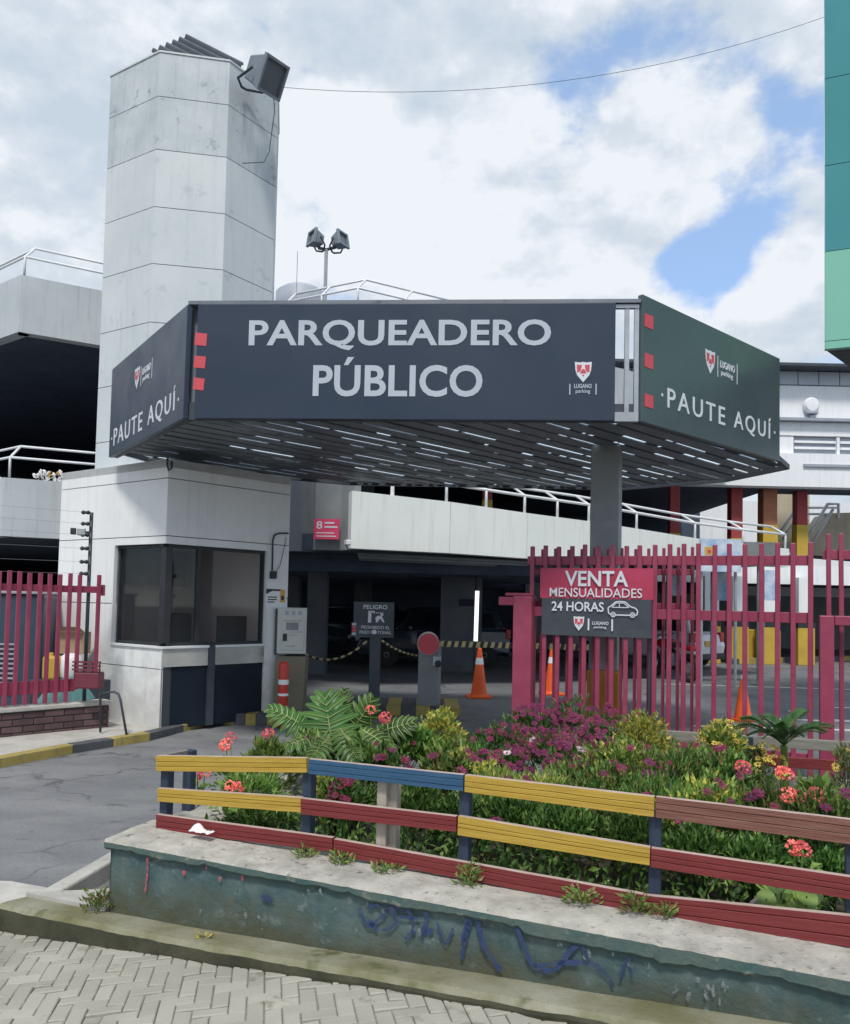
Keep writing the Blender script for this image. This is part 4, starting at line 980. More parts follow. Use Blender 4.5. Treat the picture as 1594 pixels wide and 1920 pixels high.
# ================================================================== far right: white building, decks, columns, stairs
YF = 24.0
def fz(y, Y=YF, x=1530): return at(x, y, Y).z
wb = thing('white_building', 'long white building with ledges and ribbon windows behind the lot', 'building', (10, YF, 0))
xl = 5.6; xr = 22
MB().obox((xl, YF, fz(785)), (xr - xl, 0, 0), (0, .3, 0), (0, 0, fz(724) - fz(785))).build('wall', 'farwhite', wb)
mb = MB()
for i in range(26): mb.obox((xl + i * .64, YF - .03, fz(722)), (.61, 0, 0), (0, .3, 0), (0, 0, fz(698) - fz(722)))
M['fascia'] = pm('fascia_panel', (.44, .48, .53), (.50, .54, .58), .8, .6, .05, 12)
mb.build('fascia', 'fascia', wb)
MB().obox((xl - .2, YF - .6, fz(697)), (xr - xl, 0, 0), (0, 2.2, 0), (0, 0, fz(692) - fz(697))).build('roof_edge', 'darksteel', wb)
MB().obox((xl + .2, YF + 1.0, fz(691)), (xr - xl, 0, 0), (0, 1.2, 0), (0, 0, .12)).build('roof', 'farwhite', wb)
MB().obox((xl + .8, YF + 1.6, fz(690) + .1), (xr - xl, 0, 0), (0, .6, 0), (0, 0, .10)).build('roof_cap', 'darksteel', wb)
MB().obox((xl, YF - .25, fz(792)), (xr - xl, 0, 0), (0, .55, 0), (0, 0, fz(787) - fz(792))).build('ledge', 'fargrey', wb)
MB().obox((xl, YF - .05, fz(818)), (xr - xl, 0, 0), (0, .35, 0), (0, 0, fz(793) - fz(818))).build('spandrel', 'farwhite', wb)
w0 = at(1488, 830, YF).x; w1 = at(1568, 830, YF).x; w2 = at(1574, 830, YF).x
for a, b in ((w0, w1), (w2, w2 + 1.9), (w2 + 2.1, w2 + 4)):
    wd = MB().obox((a, YF + .05, fz(852)), (b - a, 0, 0), (0, .1, 0), (0, 0, fz(820) - fz(852))).build('window', 'fargrey', wb)
    mb = MB()
    for k in range(2): mb.obox((a + .02, YF - .02, lerp(fz(852), fz(820), .3 + .36 * k)), (b - a - .04, 0, 0), (0, .06, 0), (0, 0, .07))
    mb.build('louvre', 'farwhite', wd)
MB().obox((xl, YF - .02, fz(852)), (w0 - xl - .01, 0, 0), (0, .3, 0), (0, 0, fz(819) - fz(852))).build('wall', 'farwhite', wb)
MB().obox((w1 + .005, YF - .03, fz(852)), (w2 - w1 - .01, 0, 0), (0, .2, 0), (0, 0, fz(819) - fz(852))).build('mullion', 'farwhite', wb)
MB().obox((xl - 2.2, YF - .2, fz(915)), (xr - xl + 2.2, 0, 0), (0, .45, 0), (0, 0, fz(853) - fz(915))).build('parapet', 'farwhite', wb)
MB().obox((w0 + .2, YF - .26, fz(878)), (xr - w0, 0, 0), (0, .055, 0), (0, 0, fz(873) - fz(878))).build('string_course', 'fargrey', wb)
xs = at(1452, 925, YF + .3).x; MB().obox((xl - 2.2, YF + .26, fz(914)), (xs - xl + 2.2, 0, 0), (0, 9, 0), (0, 0, .25)).build('deck', 'darkconc', wb)
MB().obox((xs + .004, YF + .26, fz(914) + .003), (xr - xs, 0, 0), (0, 1.3, 0), (0, 0, .25)).build('deck', 'darkconc', wb)
MB().obox((xl - 2.2, YF + 9.3, 2.2), (8.2, 0, 0), (0, .2, 0), (0, 0, 4)).build('rear_wall', 'darkconc', wb)
MB().obox((xl + 6.0, YF + 9.3, 2.2), (12, 0, 0), (0, .2, 0), (0, 0, 4)).build('rear_wall', 'farwhite', wb)
# deck below with white fascia seen through the fence
ld = thing('lower_deck', 'white edged parking deck under the columns behind the crimson fence', 'deck', (10, YF, 0))
MB().obox((6.2, YF - .3, fz(1097)), (16, 0, 0), (0, .3, 0), (0, 0, fz(1062) - fz(1097))).build('fascia', 'farwhite', ld)
MB().obox((6.2, YF + .004, fz(1085)), (16, 0, 0), (0, 10, 0), (0, 0, .25)).build('slab', 'darkconc', ld)
MB().obox((4.4, YF + 9.4, -.1), (18, 0, 0), (0, .2, 0), (0, 0, fz(1080))).build('rear_wall', 'greywall', ld)
for x, c_ in ((1382, 'farwhite'), (1505, 'farwhite'), (1440, 'farwhite'), (1330, 'farwhite')):
    p = at(x, 1200, YF - .6); MB().box((p.x, p.y, 1.2), (.42, .42, fz(1085) * 2 - 2.42), 0).build('pillar', c_, ld)
    mb = MB().box((p.x, p.y, .55), (.50, .50, 1.1)); mb.build('pillar_base', 'yellow', ld, bevel=.02)
    MB().box((p.x, p.y, 1.18), (.52, .52, .14)).build('pillar_band', 'black', ld)
MB().box((at(1415, 1200, YF + .3).x, YF + .2, .55), (1.3, .5, .9)).build('parapet', 'yellow', ld, bevel=.02)
# columns of the upper storey
red_label = ['red column with yellow foot beside the canopy edge', 'dark red column behind the ramp railing, left of the orange one', 'broad orange brown column behind the ramp railing', 'dark red column with yellow foot before the white stairs', 'red column with black and yellow foot left of the canopy column']
zc = fz(914)
for lab, x, w, c_, Y, yb in ((red_label[0], 1263, .28, 'redcol', 22.6, 1000), (red_label[1], 1378, .36, 'redcol', 24.6, 1010), (red_label[2], 1439, .44, 'brickcol', 24.7, 985), (red_label[3], 1500, .34, 'redcol', 24.9, 985), (red_label[4], 913, .22, 'redcol', 19.0, 938)):
    p = at(x, 960, Y); zbse = 2.7; zy = at(x, yb, Y).z; zt_ = zc if Y > 24 else 5.9
    t = thing('column', lab, 'column', (p.x, p.y, zbse), 0, 'red columns of the upper storey')
    MB().obox((p.x - w / 2, Y - w / 2, zy), (w, 0, 0), (0, w, 0), (0, 0, zt_ - zy)).build('shaft', c_, t, bevel=.015)
    MB().obox((p.x - w / 2 - .012, Y - w / 2 - .012, zbse), (w + .024, 0, 0), (0, w + .024, 0), (0, 0, zy - zbse)).build('foot', 'yellow', t, bevel=.01)
# stairs
stx = thing('staircase', 'white railed concrete staircase behind the dark red column at the right', 'staircase', (14, YF + 3, 2.7))
Ys = YF + 2.5
def sq(x, y, dY=0): return at(x, y, Ys + dY)
mb = MB(); a, b, c, d = sq(1508, 1040), sq(1560, 962), sq(1640, 960), sq(1640, 1050); dv = V((0, 1.2, 0))
mb.hexa([a, d, d + dv, a + dv, b, c, c + dv, b + dv]); mb.build('flight', 'beige', stx)
for x0_, y0_, x1_, y1_ in ((1512, 1012, 1552, 945), (1520, 1024, 1562, 955), (1462, 1000, 1496, 950), (1468, 1012, 1500, 962)):
    MB().tube([sq(x0_, y0_, -.05), sq(x1_, y1_, -.05)], .055, 8).build('handrail', 'rail', stx, smooth=True)
mb = MB().tube([sq(1552, 945, -.05), sq(1572, 945, -.05), sq(1572, 972, -.05)], .05, 8); mb.tube([sq(1512, 952, .4), sq(1572, 952, .4)], .04, 6); mb.tube([sq(1512, 964, .4), sq(1572, 964, .4)], .04, 6); mb.build('landing_rail', 'rail', stx)
MB().obox(sq(1452, 1035, 2.5), (1.3, 0, 0), (0, .2, 0), (0, 0, 2.2)).build('side_wall', 'beige', stx)
# wall lamp / vent on the white wall
vp = at(1519, 768, YF); t = thing('wall_vent', 'round white vent fixture with dark hood on the white building wall', 'vent', (vp.x, YF, vp.z))
axm = Matrix.Rotation(R(90), 3, 'X')
MB().lathe([(.24, 0), (.24, .1), (.19, .16), (.05, .17)], (vp.x, YF - .0, vp.z + .12), 20, 0, axm).build('cover', 'farwhite', t, smooth=False)
MB().box((vp.x, YF - .09, vp.z - .12), (.36, .18, .1)).build('hood', 'fargrey', t, bevel=.03)
MB().box((vp.x + .02, YF - .07, vp.z - .24), (.16, .14, .1)).build('lamp', 'lamp', t, bevel=.02)
# poster panel and kiosk below the ramp end, seen over the fence
a, b = at(1312, 1010, 16.2), at(1388, 1073, 16.2); t = thing('poster_board', 'blue and white printed poster board standing behind the fence', 'poster', (a.x, 16.2, 0))
fB = frame((a.x, 16.2, b.z), (b.x, 16.2, b.z)); w, h = b.x - a.x, a.z - b.z
MB().rect(fB, 0, w, 0, h, 0, .05).build('board', 'bluepic', t)
mb = MB(); mb.rect(fB, w * .1, w * .3, h * .5, h * .75, .051, .003, 0); mb.rect(fB, w * .17, w * .26, h * .56, h * .66, .055, .003, 1); mb.build('print', ['amber', 'signred'], t)
for k in (.08, .92): MB().tube([(a.x + w * k, 16.28, 0), (a.x + w * k, 16.28, a.z)], .035, 8).build('post', 'galv', t)
a, b = at(1395, 1016, 16.5), at(1458, 1062, 16.5)
t = thing('panel_board', 'plain dark grey board right of the blue poster', 'board', (a.x, 16.5, 0))
MB().box(((a.x + b.x) / 2, 16.5, (a.z + b.z) / 2), (b.x - a.x, .06, a.z - b.z)).build('board', 'steel', t); MB().tube([((a.x + b.x) / 2, 16.58, 0), ((a.x + b.x) / 2, 16.58, a.z)], .05, 8).build('post', 'steel', t)
for lab, x, y0_, y1_, w in (('blue and white hanging banner left of the poster under the ramp', 1268, 1072, 1103, .42), ('pale blue banner below the poster board', 1352, 1078, 1112, .44), ('pale blue banner below the dark grey board', 1448, 1075, 1112, .40)):
    p, q = at(x, y0_ - 6, 20), at(x, y1_ + 14, 20); t = thing('banner', lab, 'banner', (p.x, 20, 0), 0, 'pale banners behind the fence')
    MB().box((p.x, 20, (p.z + q.z) / 2), (w, .03, p.z - q.z)).build('cloth', 'bluepic', t); MB().tube([(p.x - w / 2, 20.05, 0), (p.x - w / 2, 20.05, p.z + .1)], .025, 6).build('pole', 'galv', t)
# kerb island in front of the far pillars
a, b = on_z(1370, 1246, 0), on_z(1640, 1238, 0); mb = MB(); d = (b - a); n = 12
for i in range(n): mb.obox(a + d * (i / n), d / n * .995, (0, .35, 0), (0, 0, .16), i % 2)
struct(mb.build('kerb_island', ['kerbk', 'kerby']))

# ---- green building, top right
g0 = at(1547, 640, 9.0); gz = at(1547, 655, 9.0).z; ug = V((math.cos(A22), math.sin(A22), 0)); vg = V((.70, .71, 0))
gb = thing('green_building', 'teal and mint clad building corner overhanging at the upper right', 'building', (g0.x, g0.y, gz))
base = V((g0.x, g0.y, 0)); nrm = V((math.sin(A22), -math.cos(A22), 0))
zz = [at(1547, y, 9.0).z for y in (655, 640, 472, 311, 148, -15, -200)]
mats_ = ['greenlight', 'greenlight', 'greenpanel', 'greenpanel', 'greenpanel', 'greenpanel']
mb = MB()
for i, (a, b) in enumerate(zip(zz, zz[1:])):
    m = 0 if i < 2 else 1
    for k in range(4):
        mb.hexa([base + ug * (k * 1.2 + .003) + V((0, 0, a + .004)), base + ug * (k * 1.2 + 1.197) + V((0, 0, a + .004)), base + ug * (k * 1.2 + 1.197) - nrm * .08 + V((0, 0, a + .004)), base + ug * (k * 1.2 + .003) - nrm * .08 + V((0, 0, a + .004)),
                 base + ug * (k * 1.2 + .003) + V((0, 0, b - .004)), base + ug * (k * 1.2 + 1.197) + V((0, 0, b - .004)), base + ug * (k * 1.2 + 1.197) - nrm * .08 + V((0, 0, b - .004)), base + ug * (k * 1.2 + .003) - nrm * .08 + V((0, 0, b - .004))], m)
mb.build('cladding', ['greenlight', 'greenpanel'], gb)
poly = [(base + nrm * -.075 + ug * .02), (base + ug * 4.8 - nrm * .075), (base + ug * 4.8 + V((3, 3, 0))), (base + vg * 5)]
mb = MB().prism([p.xy for p in poly], gz + .006, zz[-1] - .01); mb.build('core', 'darksteel', gb)

# ================================================================== crimson picket fence and sliding gate (right)
FP = V((1.08, 8.3)); FA = math.atan2(-1.0, 2.34); FU = V((math.cos(FA), math.sin(FA))); FU3 = V((FU.x, FU.y, 0)); FN = V((FU.y, -FU.x, 0))
def fpt(x, y): p = on_line(x, y, FP, FU); return (p.xy - FP).dot(FU), p.z
def fw(s, off, z): return V((FP.x, FP.y, z)) + FU3 * s + FN * off
def fence_run(name, label, s0, s1, spacing, top, rails, w, off, group=None, start=0.0, base=.08):
    t = thing(name, label, 'fence', tuple(fw(s0, off, 0)), 0, group); rf = random.Random(int(s0 * 10) + 3)
    for zr, hr in rails:
        MB().obox(fw(s0, off - .02, zr), FU3 * (s1 - s0), FN * .03, V((0, 0, hr))).build('rail', 'redfence', t, bevel=.004)
    n = int((s1 - s0 - start) / spacing) + 1; first = None
    for i in range(n):
        s = s0 + start + i * spacing; dz = rf.uniform(-.012, .012)
        mb = MB(); a = fw(s - w / 2, off + .012, base); mb.obox(a, FU3 * w, FN * .035, V((0, 0, top + dz - base)) + FU3 * rf.uniform(-.007, .007) + FN * rf.uniform(-.004, .004))
        mb.build('picket', 'redfence', t, bevel=.006)
    return t
pxs = [1311, 1342, 1369, 1397.5, 1428, 1459, 1490, 1518.6]
spn = [fpt(x, 1100)[0] for x in pxs]; SPC = (spn[-1] - spn[0]) / 7
sEnd = fpt(1548, 1100)[0]; start = spn[0] - SPC * math.floor(spn[0] / SPC)
zt = fpt(1320, 1021)[1]; zr1, zr0 = fpt(1300, 1042)[1], fpt(1300, 1060)[1]; zm1, zm0 = fpt(1300, 1144)[1], fpt(1300, 1163)[1]
fence_run('picket_fence', 'tall crimson picket fence panel carrying the banner in front of the parking lot', .0, sEnd - .12, SPC, zt, [(zr0, zr1 - zr0), (zm0, zm1 - zm0), (.22, .08)], .044, .0, 'crimson picket fences', start)
fence_run('sliding_gate', 'crimson sliding gate of thinner bars right behind the banner fence panel', .0, fpt(1300, 1100)[0], SPC, zt - .02, [(zr0 - .09, .06), (zm0 + .1, .06), (.12, .08)], .030, -.16, 'crimson picket fences', (start + SPC * .48) % SPC)
# gate frame and higher panel at the right end
gt = thing('gate_post', 'thick crimson gate post with top beam at the right edge', 'gate post', tuple(fw(sEnd, .1, 0)))
s0 = fpt(1535, 1200)[0]; s1 = fpt(1562, 1200)[0]; zt_ = fpt(1548, 1154)[1]; zb_ = fpt(1548, 1172)[1]
MB().obox(fw(s0, .02, 0), FU3 * (s1 - s0), FN * .13, V((0, 0, zt_))).build('post', 'redfence', gt, bevel=.01)
MB().obox(fw(s1 + .003, .03, zb_), FU3 * 1.6, FN * .10, V((0, 0, zt_ - zb_))).build('beam', 'redfence', gt, bevel=.008)
hz = fpt(1560, 1000)[1]
fence_run('picket_fence', 'higher crimson picket panel beside the gate post at the right edge', fpt(1544, 1100)[0], fpt(1544, 1100)[0] + 1.5, SPC * .75, hz, [(fpt(1570, 1048)[1], fpt(1570, 1030)[1] - fpt(1570, 1048)[1]), (.2, .08)], .04, -.1, 'crimson picket fences', .05)
# left gate pillar
a = fpt(966, 1200)[0]; b = fpt(1001, 1200)[0]; z1 = fpt(985, 1118)[1]
lp = thing('gate_pillar', 'square crimson gate pillar with side bracket right of the barrier', 'pillar', tuple(fw(a, 0, 0)))
MB().obox(fw(a, -.1, 0), FU3 * (b - a), FN * .2, V((0, 0, z1))).build('post', 'redfence', lp, bevel=.012)
c = fpt(938, 1126)[0]; MB().obox(fw(c, -.06, fpt(960, 1135)[1]), FU3 * (a - c - .003), FN * .12, V((0, 0, .09))).build('bracket', 'redfence', lp, bevel=.008)
c = fpt(951, 1116)[0]; MB().obox(fw(c, -.03, z1 + .003), FU3 * (b - c), FN * .10, V((0, 0, .03))).build('cap', 'redfence', lp, bevel=.005)
# dark thin post between banner and pickets
s = fpt(1218, 1300)[0]; tag(MB().obox(fw(s - .018, -.05, 0), FU3 * .035, FN * .03, V((0, 0, 1.3))).build('steel_post', 'darksteel', bevel=.004), 'thin dark steel post under the right end of the banner', 'post')

# banner on the fence
bs0, bs1 = fpt(1016, 1100)[0], fpt(1227, 1100)[0]; bt = fpt(1120, 1066)[1]; bm = fpt(1120, 1123)[1]; bb = fpt(1120, 1193)[1]
ban = thing('banner', 'crimson and charcoal VENTA MENSUALIDADES banner tied to the picket fence', 'banner', tuple(fw(bs0, .08, bb)))
FB = (fw(bs0, .075, bb), FU3, V((0, 0, 1)), FN); BW, BH, BMid = bs1 - bs0, bt - bb, bm - bb
def cloth(mb, x0, x1, y0, y1, m, nx=30, ny=10, th=.004):
    O, u, v, n = FB; k = len(mb.v)
    for i in range(nx + 1):
        for j in range(ny + 1):
            x, y = lerp(x0, x1, i / nx), lerp(y0, y1, j / ny)
            d = -.007 * (1 + mnoise.noise(V((x * 2.2, y * 6, 3)))) - .003 * (1 + mnoise.noise(V((x * 9 + y * 9, y * 3, 8))))
            mb.v.append(O + u * x + v * y + n * d)
    for i in range(nx):
        for j in range(ny):
            q = k + i * (ny + 1) + j; mb.f.append((q, q + ny + 1, q + ny + 2, q + 1)); mb.m.append(m)
mb = MB(); cloth(mb, 0, BW, BMid, BH, 0); mb.build('upper_cloth', 'bannerred', ban, smooth=True, recalc=False)
mb = MB(); cloth(mb, .02, BW - .015, 0, BMid, 0); lcl = mb.build('lower_cloth', 'bannerdark', ban, smooth=True, recalc=False)
def bx(x): return fpt(x, 1130)[0] - bs0
def bz(y, x=1120): return fpt(x, y)[1] - bb
for nm, body, x0, x1, y0, y1, bold in (('lettering', 'VENTA', 1062, 1180, 1071, 1100, .02), ('lettering', 'MENSUALIDADES', 1034, 1206, 1103, 1120, .004), ('lettering', '24 HORAS', 1038, 1135, 1129, 1147, .016), ('brand_name', 'LUGANO', 1114, 1144, 1165, 1171, .012), ('brand_line', 'parking', 1117, 1140, 1173, 1179, .008)):
    mb = MB(); lettering(mb, FB, body, bx(x0), bx(x1), bz(y1), bz(y0), .002, 0, bold); mb.build(nm, 'letter_w', ban, recalc=False)
emblem(ban, FB, bx(1089), bz(1170), bx(1099) - bx(1079), bz(1156) - bz(1183), .002)
for x in (1107, 1151): MB().rect(FB, bx(x) - .008, bx(x) + .008, bz(1182), bz(1160), .002, .003).build('divider_bar', 'letter_w', ban)
mb = MB()    # outline of a car drawn on the banner
def pl(pts, w=.006):
    P_ = [(bx(x), bz(y)) for x, y in pts]
    for (ax_, ay_), (cx_, cy_) in zip(P_, P_[1:]):
        L_ = math.hypot(cx_ - ax_, cy_ - ay_); nx_, ny_ = -(cy_ - ay_) / L_ * w, (cx_ - ax_) / L_ * w
        mb.plate(FB, [(ax_ - nx_, ay_ - ny_), (cx_ - nx_, cy_ - ny_), (cx_ + nx_, cy_ + ny_), (ax_ + nx_, ay_ + ny_)], .002, .002)
pl([(1148, 1151), (1144, 1149), (1143, 1139), (1149, 1135), (1157, 1128), (1166, 1127), (1175, 1128), (1184, 1136), (1194, 1139), (1198, 1144), (1197, 1151), (1193, 1152)])
pl([(1157, 1152), (1184, 1152)]); pl([(1150, 1138), (1158, 1130), (1172, 1130), (1182, 1138), (1150, 1138)], .004); pl([(1164, 1130), (1164, 1138)], .004)
for cx_ in (1152.5, 1188.5):
    ring = [(cx_ + 4.2 * math.cos(a * math.pi / 6), 1151.5 + 4.2 * math.sin(a * math.pi / 6)) for a in range(13)]; pl(ring, .005)
    pl([(cx_ + 1.6 * math.cos(a * math.pi / 3), 1151.5 + 1.6 * math.sin(a * math.pi / 3)) for a in range(7)], .004)
mb.build('car_outline', 'letter_w', ban)

# ================================================================== cones
def cone(label, p, h):
    k = h / .9; t = thing('traffic_cone', label, 'traffic cone', (p.x, p.y, 0), random.uniform(-.3, .3), 'orange traffic cones')
    mb = MB().box((0, 0, .02 * k), (.44 * k, .44 * k, .04 * k)); mb.build('base', 'orange', t, bevel=.01, local=True)
    pr = lambda z: (.15 - (z - .04) / .86 * .115) * k
    MB().lathe([(pr(.04) * 1.12, .04 * k), (pr(.06), .065 * k), (pr(.60), .60 * k)], (0, 0, 0), 20).build('body', 'orange', t, smooth=False, local=True)
    MB().lathe([(pr(.60) + .003, .602 * k), (pr(.72) + .003, .72 * k)], (0, 0, 0), 20).build('white_band', 'white_paint', t, local=True)
    MB().lathe([(pr(.72), .722 * k), (pr(.88), .88 * k), (pr(.9) * .7, .9 * k)], (0, 0, 0), 20).build('tip', 'orange', t, local=True)
    return t
p = on_z(898, 1308, 0); cone('orange traffic cone with white band under the striped barrier arm', p, 1.6 - (1213 - 1131) / FOC * p.y)
p = on_z(1034, 1302, 0); cone('orange traffic cone behind the fence below the left half of the banner', p, 1.6 - (1213 - 1134) / FOC * p.y)
p = on_z(1393, 1352, 0)
t = thing('traffic_cone', 'plain orange traffic cone with pale tip behind the pickets near the palm', 'traffic cone', (p.x, p.y, 0), .4, 'orange traffic cones')
h = 1.6 - (1266 - 1143) / FOC * p.y
MB().box((0, 0, .018), (.30, .30, .036)).build('base', 'orange', t, local=True); MB().lathe([(.125, .036), (.030, h - .05)], (0, 0, 0), 20).build('body', 'orange', t, local=True); MB().lathe([(.03, h - .05), (.025, h), (.012, h + .01)], (0, 0, 0), 12).build('tip', 'white_paint', t, local=True)

# ================================================================== barrier, danger sign, ticket machine
b0 = on_z(803, 1321, .15); BY = b0.y
bar = thing('barrier_gate', 'grey barrier cabinet with round red end and striped boom across the entrance', 'barrier', (b0.x, b0.y, .12), 0)
zt_ = at(800, 1207, BY).z; cx0 = at(781, 1265, BY).x; cx1 = at(824, 1265, BY).x
MB().obox((cx0 + .02, BY - .02, .12), (cx1 - cx0 - .04, 0, 0), (.05, .34, 0), (0, 0, zt_ - .12)).build('cabinet', 'steel', bar, bevel=.01)
axy = Matrix.Rotation(R(-90), 3, 'X')
MB().lathe([(.16, 0), (.16, .46)], (cx0 + .16, BY - .08, zt_), 24, 0, axy).build('drum', 'cabinet', bar)
MB().lathe([(.150, 0), (.150, .02)], (cx0 + .16, BY - .101, zt_), 24, 0, axy).build('end_cap', 'signred', bar)
mb = MB(); a0_ = V((cx0 + .32, BY + .06, zt_)); n = 44; d = V((.052, -.003, 0))
for i in range(n):
    o = a0_ + d * i; sk = V((.02, 0, 0))
    mb.hexa([o + V((0, 0, -.04)), o + d + V((0, 0, -.04)), o + d + V((0, .04, -.04)), o + V((0, .04, -.04)), o + sk + V((0, 0, .04)), o + d + sk + V((0, 0, .04)), o + d + sk + V((0, .04, .04)), o + sk + V((0, .04, .04))], i % 2)
M['boomy'] = pm('boom_yellow', (.55, .45, .2), (.6, .5, .25), 4, .5, 0)
mb.build('boom', ['boomy', 'black'], bar)
q = at(819, 1240, BY - .02); MB().box(q, (.12, .1, .16)).build('lock_box', 'galv', bar, bevel=.02); MB().lathe([(.05, 0), (.045, .05), (.02, .06)], q + V((.02, -.05, -.03)), 14, 0, Matrix.Rotation(R(90), 3, 'X')).build('lock', 'black', bar)

s0_ = on_z(701, 1322, .15); SY = s0_.y
sg = thing('danger_sign', 'charcoal PELIGRO pedestrian warning sign on a square post between two chains', 'sign', (s0_.x, SY, .1))
MB().box((s0_.x, SY, .66), (.15, .15, 1.12)).build('post', 'darksteel', sg, bevel=.01)
a, b = at(664, 1128, SY - .09), at(738, 1196, SY - .09); fS = frame((a.x, SY - .09, b.z), (b.x, SY - .09, b.z)); w, h = b.x - a.x, a.z - b.z
MB().rect(fS, 0, w, 0, h, 0, .02).build('board', 'bannerdark', sg)
mb = MB(); lettering(mb, fS, 'PELIGRO', w * .24, w * .83, h * .80, h * .92, .021, 0, .012); mb.build('lettering', 'letter_w', sg, recalc=False)
mb = MB(); lettering(mb, fS, 'PROHIBIDO EL', w * .20, w * .90, h * .24, h * .33, .021, 0, .004); mb.build('lettering', 'letter_w', sg, recalc=False)
mb = MB(); lettering(mb, fS, 'PASO PEATONAL', w * .16, w * .94, h * .10, h * .19, .021, 0, .004); mb.build('lettering', 'letter_w', sg, recalc=False)
mb = MB(); mb.rect(fS, w * .36, w * .44, h * .42, h * .72, .021, .003); mb.rect(fS, w * .36, w * .52, h * .70, h * .75, .021, .003)
for i in range(5): mb.rect(fS, w * (.5 + .05 * i), w * (.53 + .05 * i), h * .68, h * .71, .021, .003)
mb.plate(fS, [(w * .56, h * .42), (w * .60, h * .44), (w * .66, h * .54), (w * .73, h * .43), (w * .77, h * .44), (w * .70, h * .60), (w * .60, h * .62), (w * .54, h * .55)], .021, .003)
mb.plate(fS, [(w * (.70 + .04 * math.cos(k)), h * (.645 + .04 * math.sin(k))) for k in [i * math.pi / 4 for i in range(8)]], .025, .002); mb.build('pictogram', 'letter_w', sg)
for i in range(4): MB().rect(fS, -.02, w * .07, h * (.06 + .09 * i), h * (.13 + .09 * i), .021, .003).build('stripe', 'signred' if i in (1, 2) else 'letter', sg)
q = at(702, 1185, SY - .12); MB().lathe([(.035, 0), (.03, .03)], q, 12, 0, Matrix.Rotation(R(90), 3, 'X')).build('bolt', 'letter_w', sg)
def chain(label, a, b, sag):
    mb = MB(); n = 34; prev = None; pts = []
    for i in range(n + 1):
        t = i / n; p = lerp(a, b, t); p.z -= sag * 4 * t * (1 - t); pts.append(p)
    for i in range(n):
        mb.tube([lerp(pts[i], pts[i + 1], .03), lerp(pts[i], pts[i + 1], .97)], .016, 6, (i // 2) % 2)
    return tag(mb.build('chain', ['boomy', 'black'], smooth=True), label, 'chain', 'yellow and black chains')
chain('yellow black chain from the ticket machine to the danger sign', at(572, 1226, 11.2), at(688, 1202, SY - .05), .16)
chain('yellow black chain from the danger sign to the barrier cabinet', at(716, 1201, SY - .05), at(782, 1229, BY + .1), .04)

MP = on_z(540, 1352, 0); MY = 10.35
mc = thing('ticket_machine', 'beige parking ticket machine on a taupe pedestal beside the booth', 'ticket machine', (at(543, 1300, MY).x, MY, 0), 0)
def mrect(x0, x1, y0, y1, Y=MY): return at(x0, y0, Y), at(x1, y1, Y)
yaw = V((math.cos(R(8)), math.sin(R(8)), 0)); ydep = V((-math.sin(R(8)), math.cos(R(8)), 0))
a, b = mrect(521, 573, 1139, 1227)
MB().obox((a.x, MY, b.z), yaw * (b.x - a.x), ydep * .30, V((0, 0, a.z - b.z))).build('housing', 'cabinet', mc, bevel=.012)
fM = (V((a.x, MY, b.z)), yaw, V((0, 0, 1)), -ydep); w, h = b.x - a.x, a.z - b.z
fp_ = MB().rect(fM, w * .16, w * .92, h * .08, h * .76, -.002, .012).build('front_plate', 'cabinet', mc, bevel=.006)
MB().rect(fM, w * .20, w * .34, h * .28, h * .44, .012, .006).build('ticket_slot', 'black', mc)
MB().rect(fM, w * .30, w * .72, h * .52, h * .68, .012, .004).build('screen', 'steel', mc)
mb = MB()
for i, (xa, xb, yy) in enumerate(((.22, .85, .71), (.45, .85, .47), (.45, .7, .40), (.30, .62, .16))): mb.rect(fM, w * xa, w * xb, h * yy, h * (yy + .018), .0125, .003)
for xa in (.26, .48, .70): mb.rect(fM, w * xa, w * (xa + .12), h * .84, h * .93, .0, .004)
mb.build('print', 'fargrey', mc)
MB().obox((a.x - .035, MY + .03, b.z - .02), yaw * .03, ydep * .3, V((0, 0, a.z - b.z))).build('side_strip', 'darksteel', mc)
c, d = mrect(514, 571, 1231, 1345)
MB().hexa([V((c.x, MY, 0)), V((at(566, 1340, MY).x, MY, 0)) , V((at(566, 1340, MY).x, MY + .3, 0)), V((c.x, MY + .3, 0)), V((a.x - .01, MY, b.z - .03)), V((b.x + .005, MY, b.z - .03)), V((b.x + .005, MY + .3, b.z - .03)), V((a.x - .01, MY + .3, b.z - .03))]).build('pedestal', 'pedestal', mc, bevel=.01)
BLY = 9.9; p, q = at(526, 1352, BLY), at(538, 1240, BLY)
bl = thing('bollard', 'red painted pipe bollard with pale bands in front of the ticket machine', 'bollard', (p.x + .01, BLY, 0))
xx = at(531, 1300, BLY).x; MB().lathe([(.064, 0), (.064, q.z - .05), (.05, q.z - .01), (.02, q.z)], (xx, BLY, 0), 16).build('pipe', 'postred', bl, smooth=True)
zz_ = at(531, 1283, BLY).z; MB().lathe([(.0655, 0), (.0655, .06)], (xx, BLY, zz_), 16).build('band', 'white_paint', bl); MB().lathe([(.0655, 0), (.0655, .03)], (xx, BLY, zz_ - .14), 16).build('band', 'white_paint', bl)
# striped islands
def island(pxy, y0, y1, depth, hgt, n, label):
    (xa, ya), (xb, yb) = pxy; a, b = on_z(xa, ya, 0), on_z(xb, yb, 0); d = b - a; mb = MB()
    for i in range(n): mb.obox(a + d * (i / n), d / n * .997, (0, depth, 0), (0, 0, hgt), i % 2)
    return struct(mb.build('traffic_island', ['kerbk', 'kerby'], bevel=.012))
island(((398, 1360), (540, 1362)), 0, 0, .7, .15, 7, '')
island(((640, 1341), (862, 1345)), 0, 0, 1.0, .14, 8, '')

